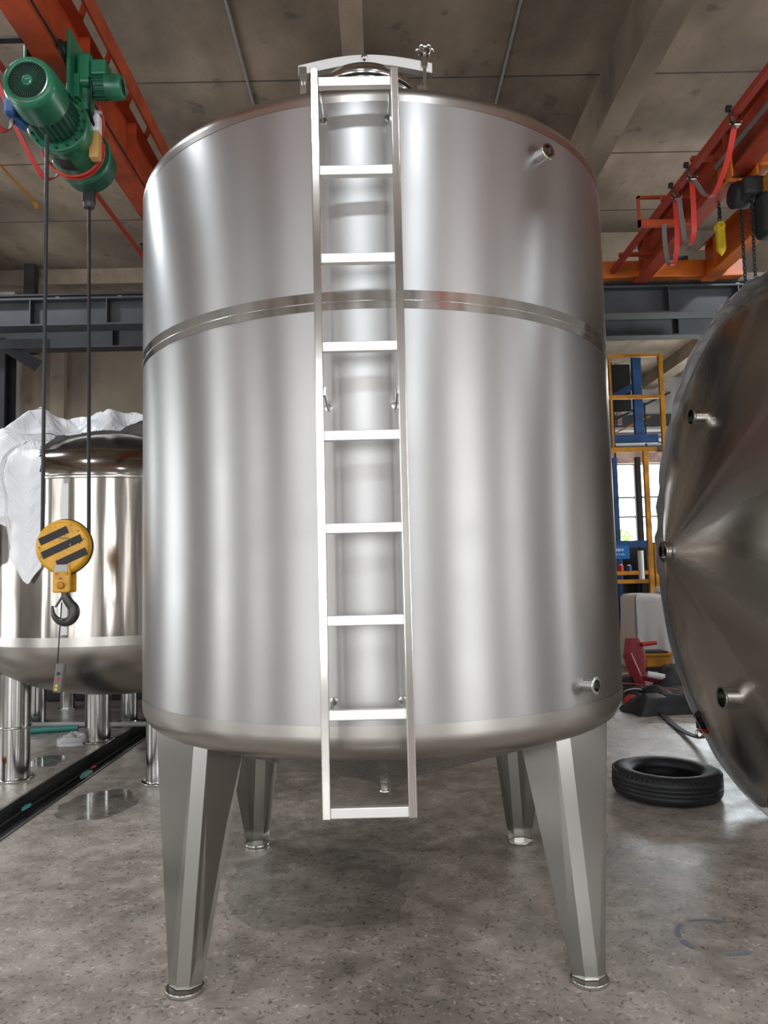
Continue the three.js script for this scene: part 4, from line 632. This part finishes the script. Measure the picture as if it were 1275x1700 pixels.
  const tu = thing('paper_roll', 'white roll standing upright inside the lift frame', 'roll', [4.58, 1.38, z]); mesh('roll', rod([0, 0, 0], [0, 0.5, 0], 0.05, 0.05, 16), M.white, tu); mesh('core', rod([0, 0.5, 0], [0, 0.505, 0], 0.02, 0.02, 12), M.black, tu);
  const cb = thing('control_cabinet', 'dark cabinet standing to the side of the lift post', 'cabinet', [5.35, 0, -9.9]); mesh('body', box(-0.17, 0.2, 0, 1.95, -0.2, 0.2, 0.01), M.steelDark, cb); mesh('door', box(-0.15, 0.18, 0.1, 1.9, 0.2, 0.215, 0.004), M.steelDark, cb);
  const yp = thing('yellow_post', 'yellow post standing beyond the dark cabinet', 'post', [5.75, 0, -10.2]); mesh('post', box(-0.06, 0.06, 0.02, 1.7, -0.06, 0.06, 0.004), M.amber, yp); mesh('base_plate', box(-0.12, 0.12, 0, 0.02, -0.12, 0.12), M.amber, yp);
}
// ------------------------------------------------------------------ lamps
{
  const lp = thing('pendant_lamp', 'white pendant lamp with a black top hanging in the far bay', 'lamp', [6.35, 5.3, -10.5]);
  mesh('cord', rod([0, 0.24, 0], [0, 0.7, 0], 0.012, 0.012, 8), M.amber, lp); mesh('socket', lathe([[0.12, 0], [0.09, 0.1], [0.05, 0.14], [0.05, 0.26], [0.001, 0.27]].reverse(), 24), M.black, lp);
  mesh('shade', lathe([[0.26, -0.1], [0.25, -0.06], [0.12, 0.0], [0.001, 0.01]].reverse(), 32), M.white, lp); mesh('bulb', new THREE.SphereGeometry(0.07, 16, 12).translate(0, -0.06, 0), M.lampGlow, lp);
  const pl = new THREE.PointLight(new THREE.Color(1, 0.97, 0.9), 6); pl.position.set(0, -0.06, 0); pl.castShadow = true; lp.add(pl);
  for (const [x, z, L, lab] of [[-3.0, 0.35, 80, 'round high bay ceiling lamp above the left girder'], [-0.45, 4.7, 85, 'round high bay ceiling lamp over the middle of the hall'], [1.55, 4.7, 105, 'round high bay ceiling lamp beside the long ceiling beam'], [5.2, 1.6, 70, 'round high bay ceiling lamp beside the right girders'], [4.6, -2.3, 130, 'round high bay ceiling lamp above the lying tank'], [-4.3, -2.2, 110, 'round high bay ceiling lamp by the dark column']]) {
    const hb = thing('high_bay_lamp', lab, 'lamp', [x, 5.44, z], 0, 'high bay lamps');
    mesh('housing', lathe([[0.22, 0.0], [0.2, 0.05], [0.1, 0.16], [0.06, 0.3], [0.001, 0.31]].reverse(), 32), M.frame, hb); mesh('rod', rod([0, 0.3, 0], [0, 0.55, 0], 0.01, 0.01, 8), M.frame, hb); mesh('lens', lathe([[0.001, -0.012], [0.2, -0.008], [0.21, 0]], 32), M.lampGlow, hb);
    const al = new THREE.RectAreaLight(new THREE.Color(0.85, 0.92, 1), L, 0.36, 0.36); al.position.set(0, -0.02, 0); al.rotation.x = -PI / 2; hb.add(al);
  }
}
{   // dark cabinets along the back wall
  const c = thing('cabinet_row', 'low black cabinet along the back wall behind the pipe legs', 'cabinet', [-2.75, 0, -6.62]);
  mesh('body', box(-1.75, 2.2, 0.02, 1.3, -0.25, 0.25, 0.01), M.black, c); for (let k = 0; k < 4; k++) mesh('door', box(-1.7 + k * 0.97, -1.7 + k * 0.97 + 0.93, 0.06, 1.26, 0.25, 0.265, 0.004), M.black, c); mesh('plinth', box(-1.7, 2.1, 0, 0.02, -0.2, 0.2), M.black, c);
}
// ------------------------------------------------------------------ outside the far window
tag(mesh('lawn', box(-5, 25, -0.4, -0.2, -40, -13.9), M.ground), 'sunlit ground outside the far window', 'ground', null, 'structure');
[[6.2, -18.5, 1.5, 'young tree seen through the left window panes'], [10.6, -19.5, 1.8, 'broader tree seen through the window beside the lying tank']].forEach(([x, z, r, lab], k) => {
  const t = thing('tree', lab, 'tree', [x, -0.2, z]); mesh('trunk', rod([0, 0, 0], [0, 2.2, 0], 0.1, 0.06, 10), M.wood, t); const q = rng(900 + k), pos = [];
  for (let i = 0; i < 1500; i++) { const a = q() * 2 * PI, e = Math.acos(2 * q() - 1), rr = r * (0.5 + 0.5 * q()), c = V(Math.sin(e) * Math.cos(a) * rr, 2.0 + Math.cos(e) * rr * 0.8, Math.sin(e) * Math.sin(a) * rr), u = V(q() - 0.5, q() - 0.5, q() - 0.5).normalize(), w = V(q() - 0.5, q() - 0.5, q() - 0.5).cross(u).normalize(), s = 0.13; for (const [m, n] of [[-1, 0], [0, -0.6], [1, 0], [-1, 0], [1, 0], [0, 0.6]]) { const p = c.clone().addScaledVector(u, m * s).addScaledVector(w, n * s); pos.push(p.x, p.y, p.z); } }
  const g = new THREE.BufferGeometry(); g.setAttribute('position', new THREE.Float32BufferAttribute(pos, 3)); g.computeVertexNormals(); g.setAttribute('uv', new THREE.BufferAttribute(new Float32Array((pos.length / 3) * 2), 2)); mesh('foliage', g, M.leaf, t);
});

renderer.render(scene, camera);
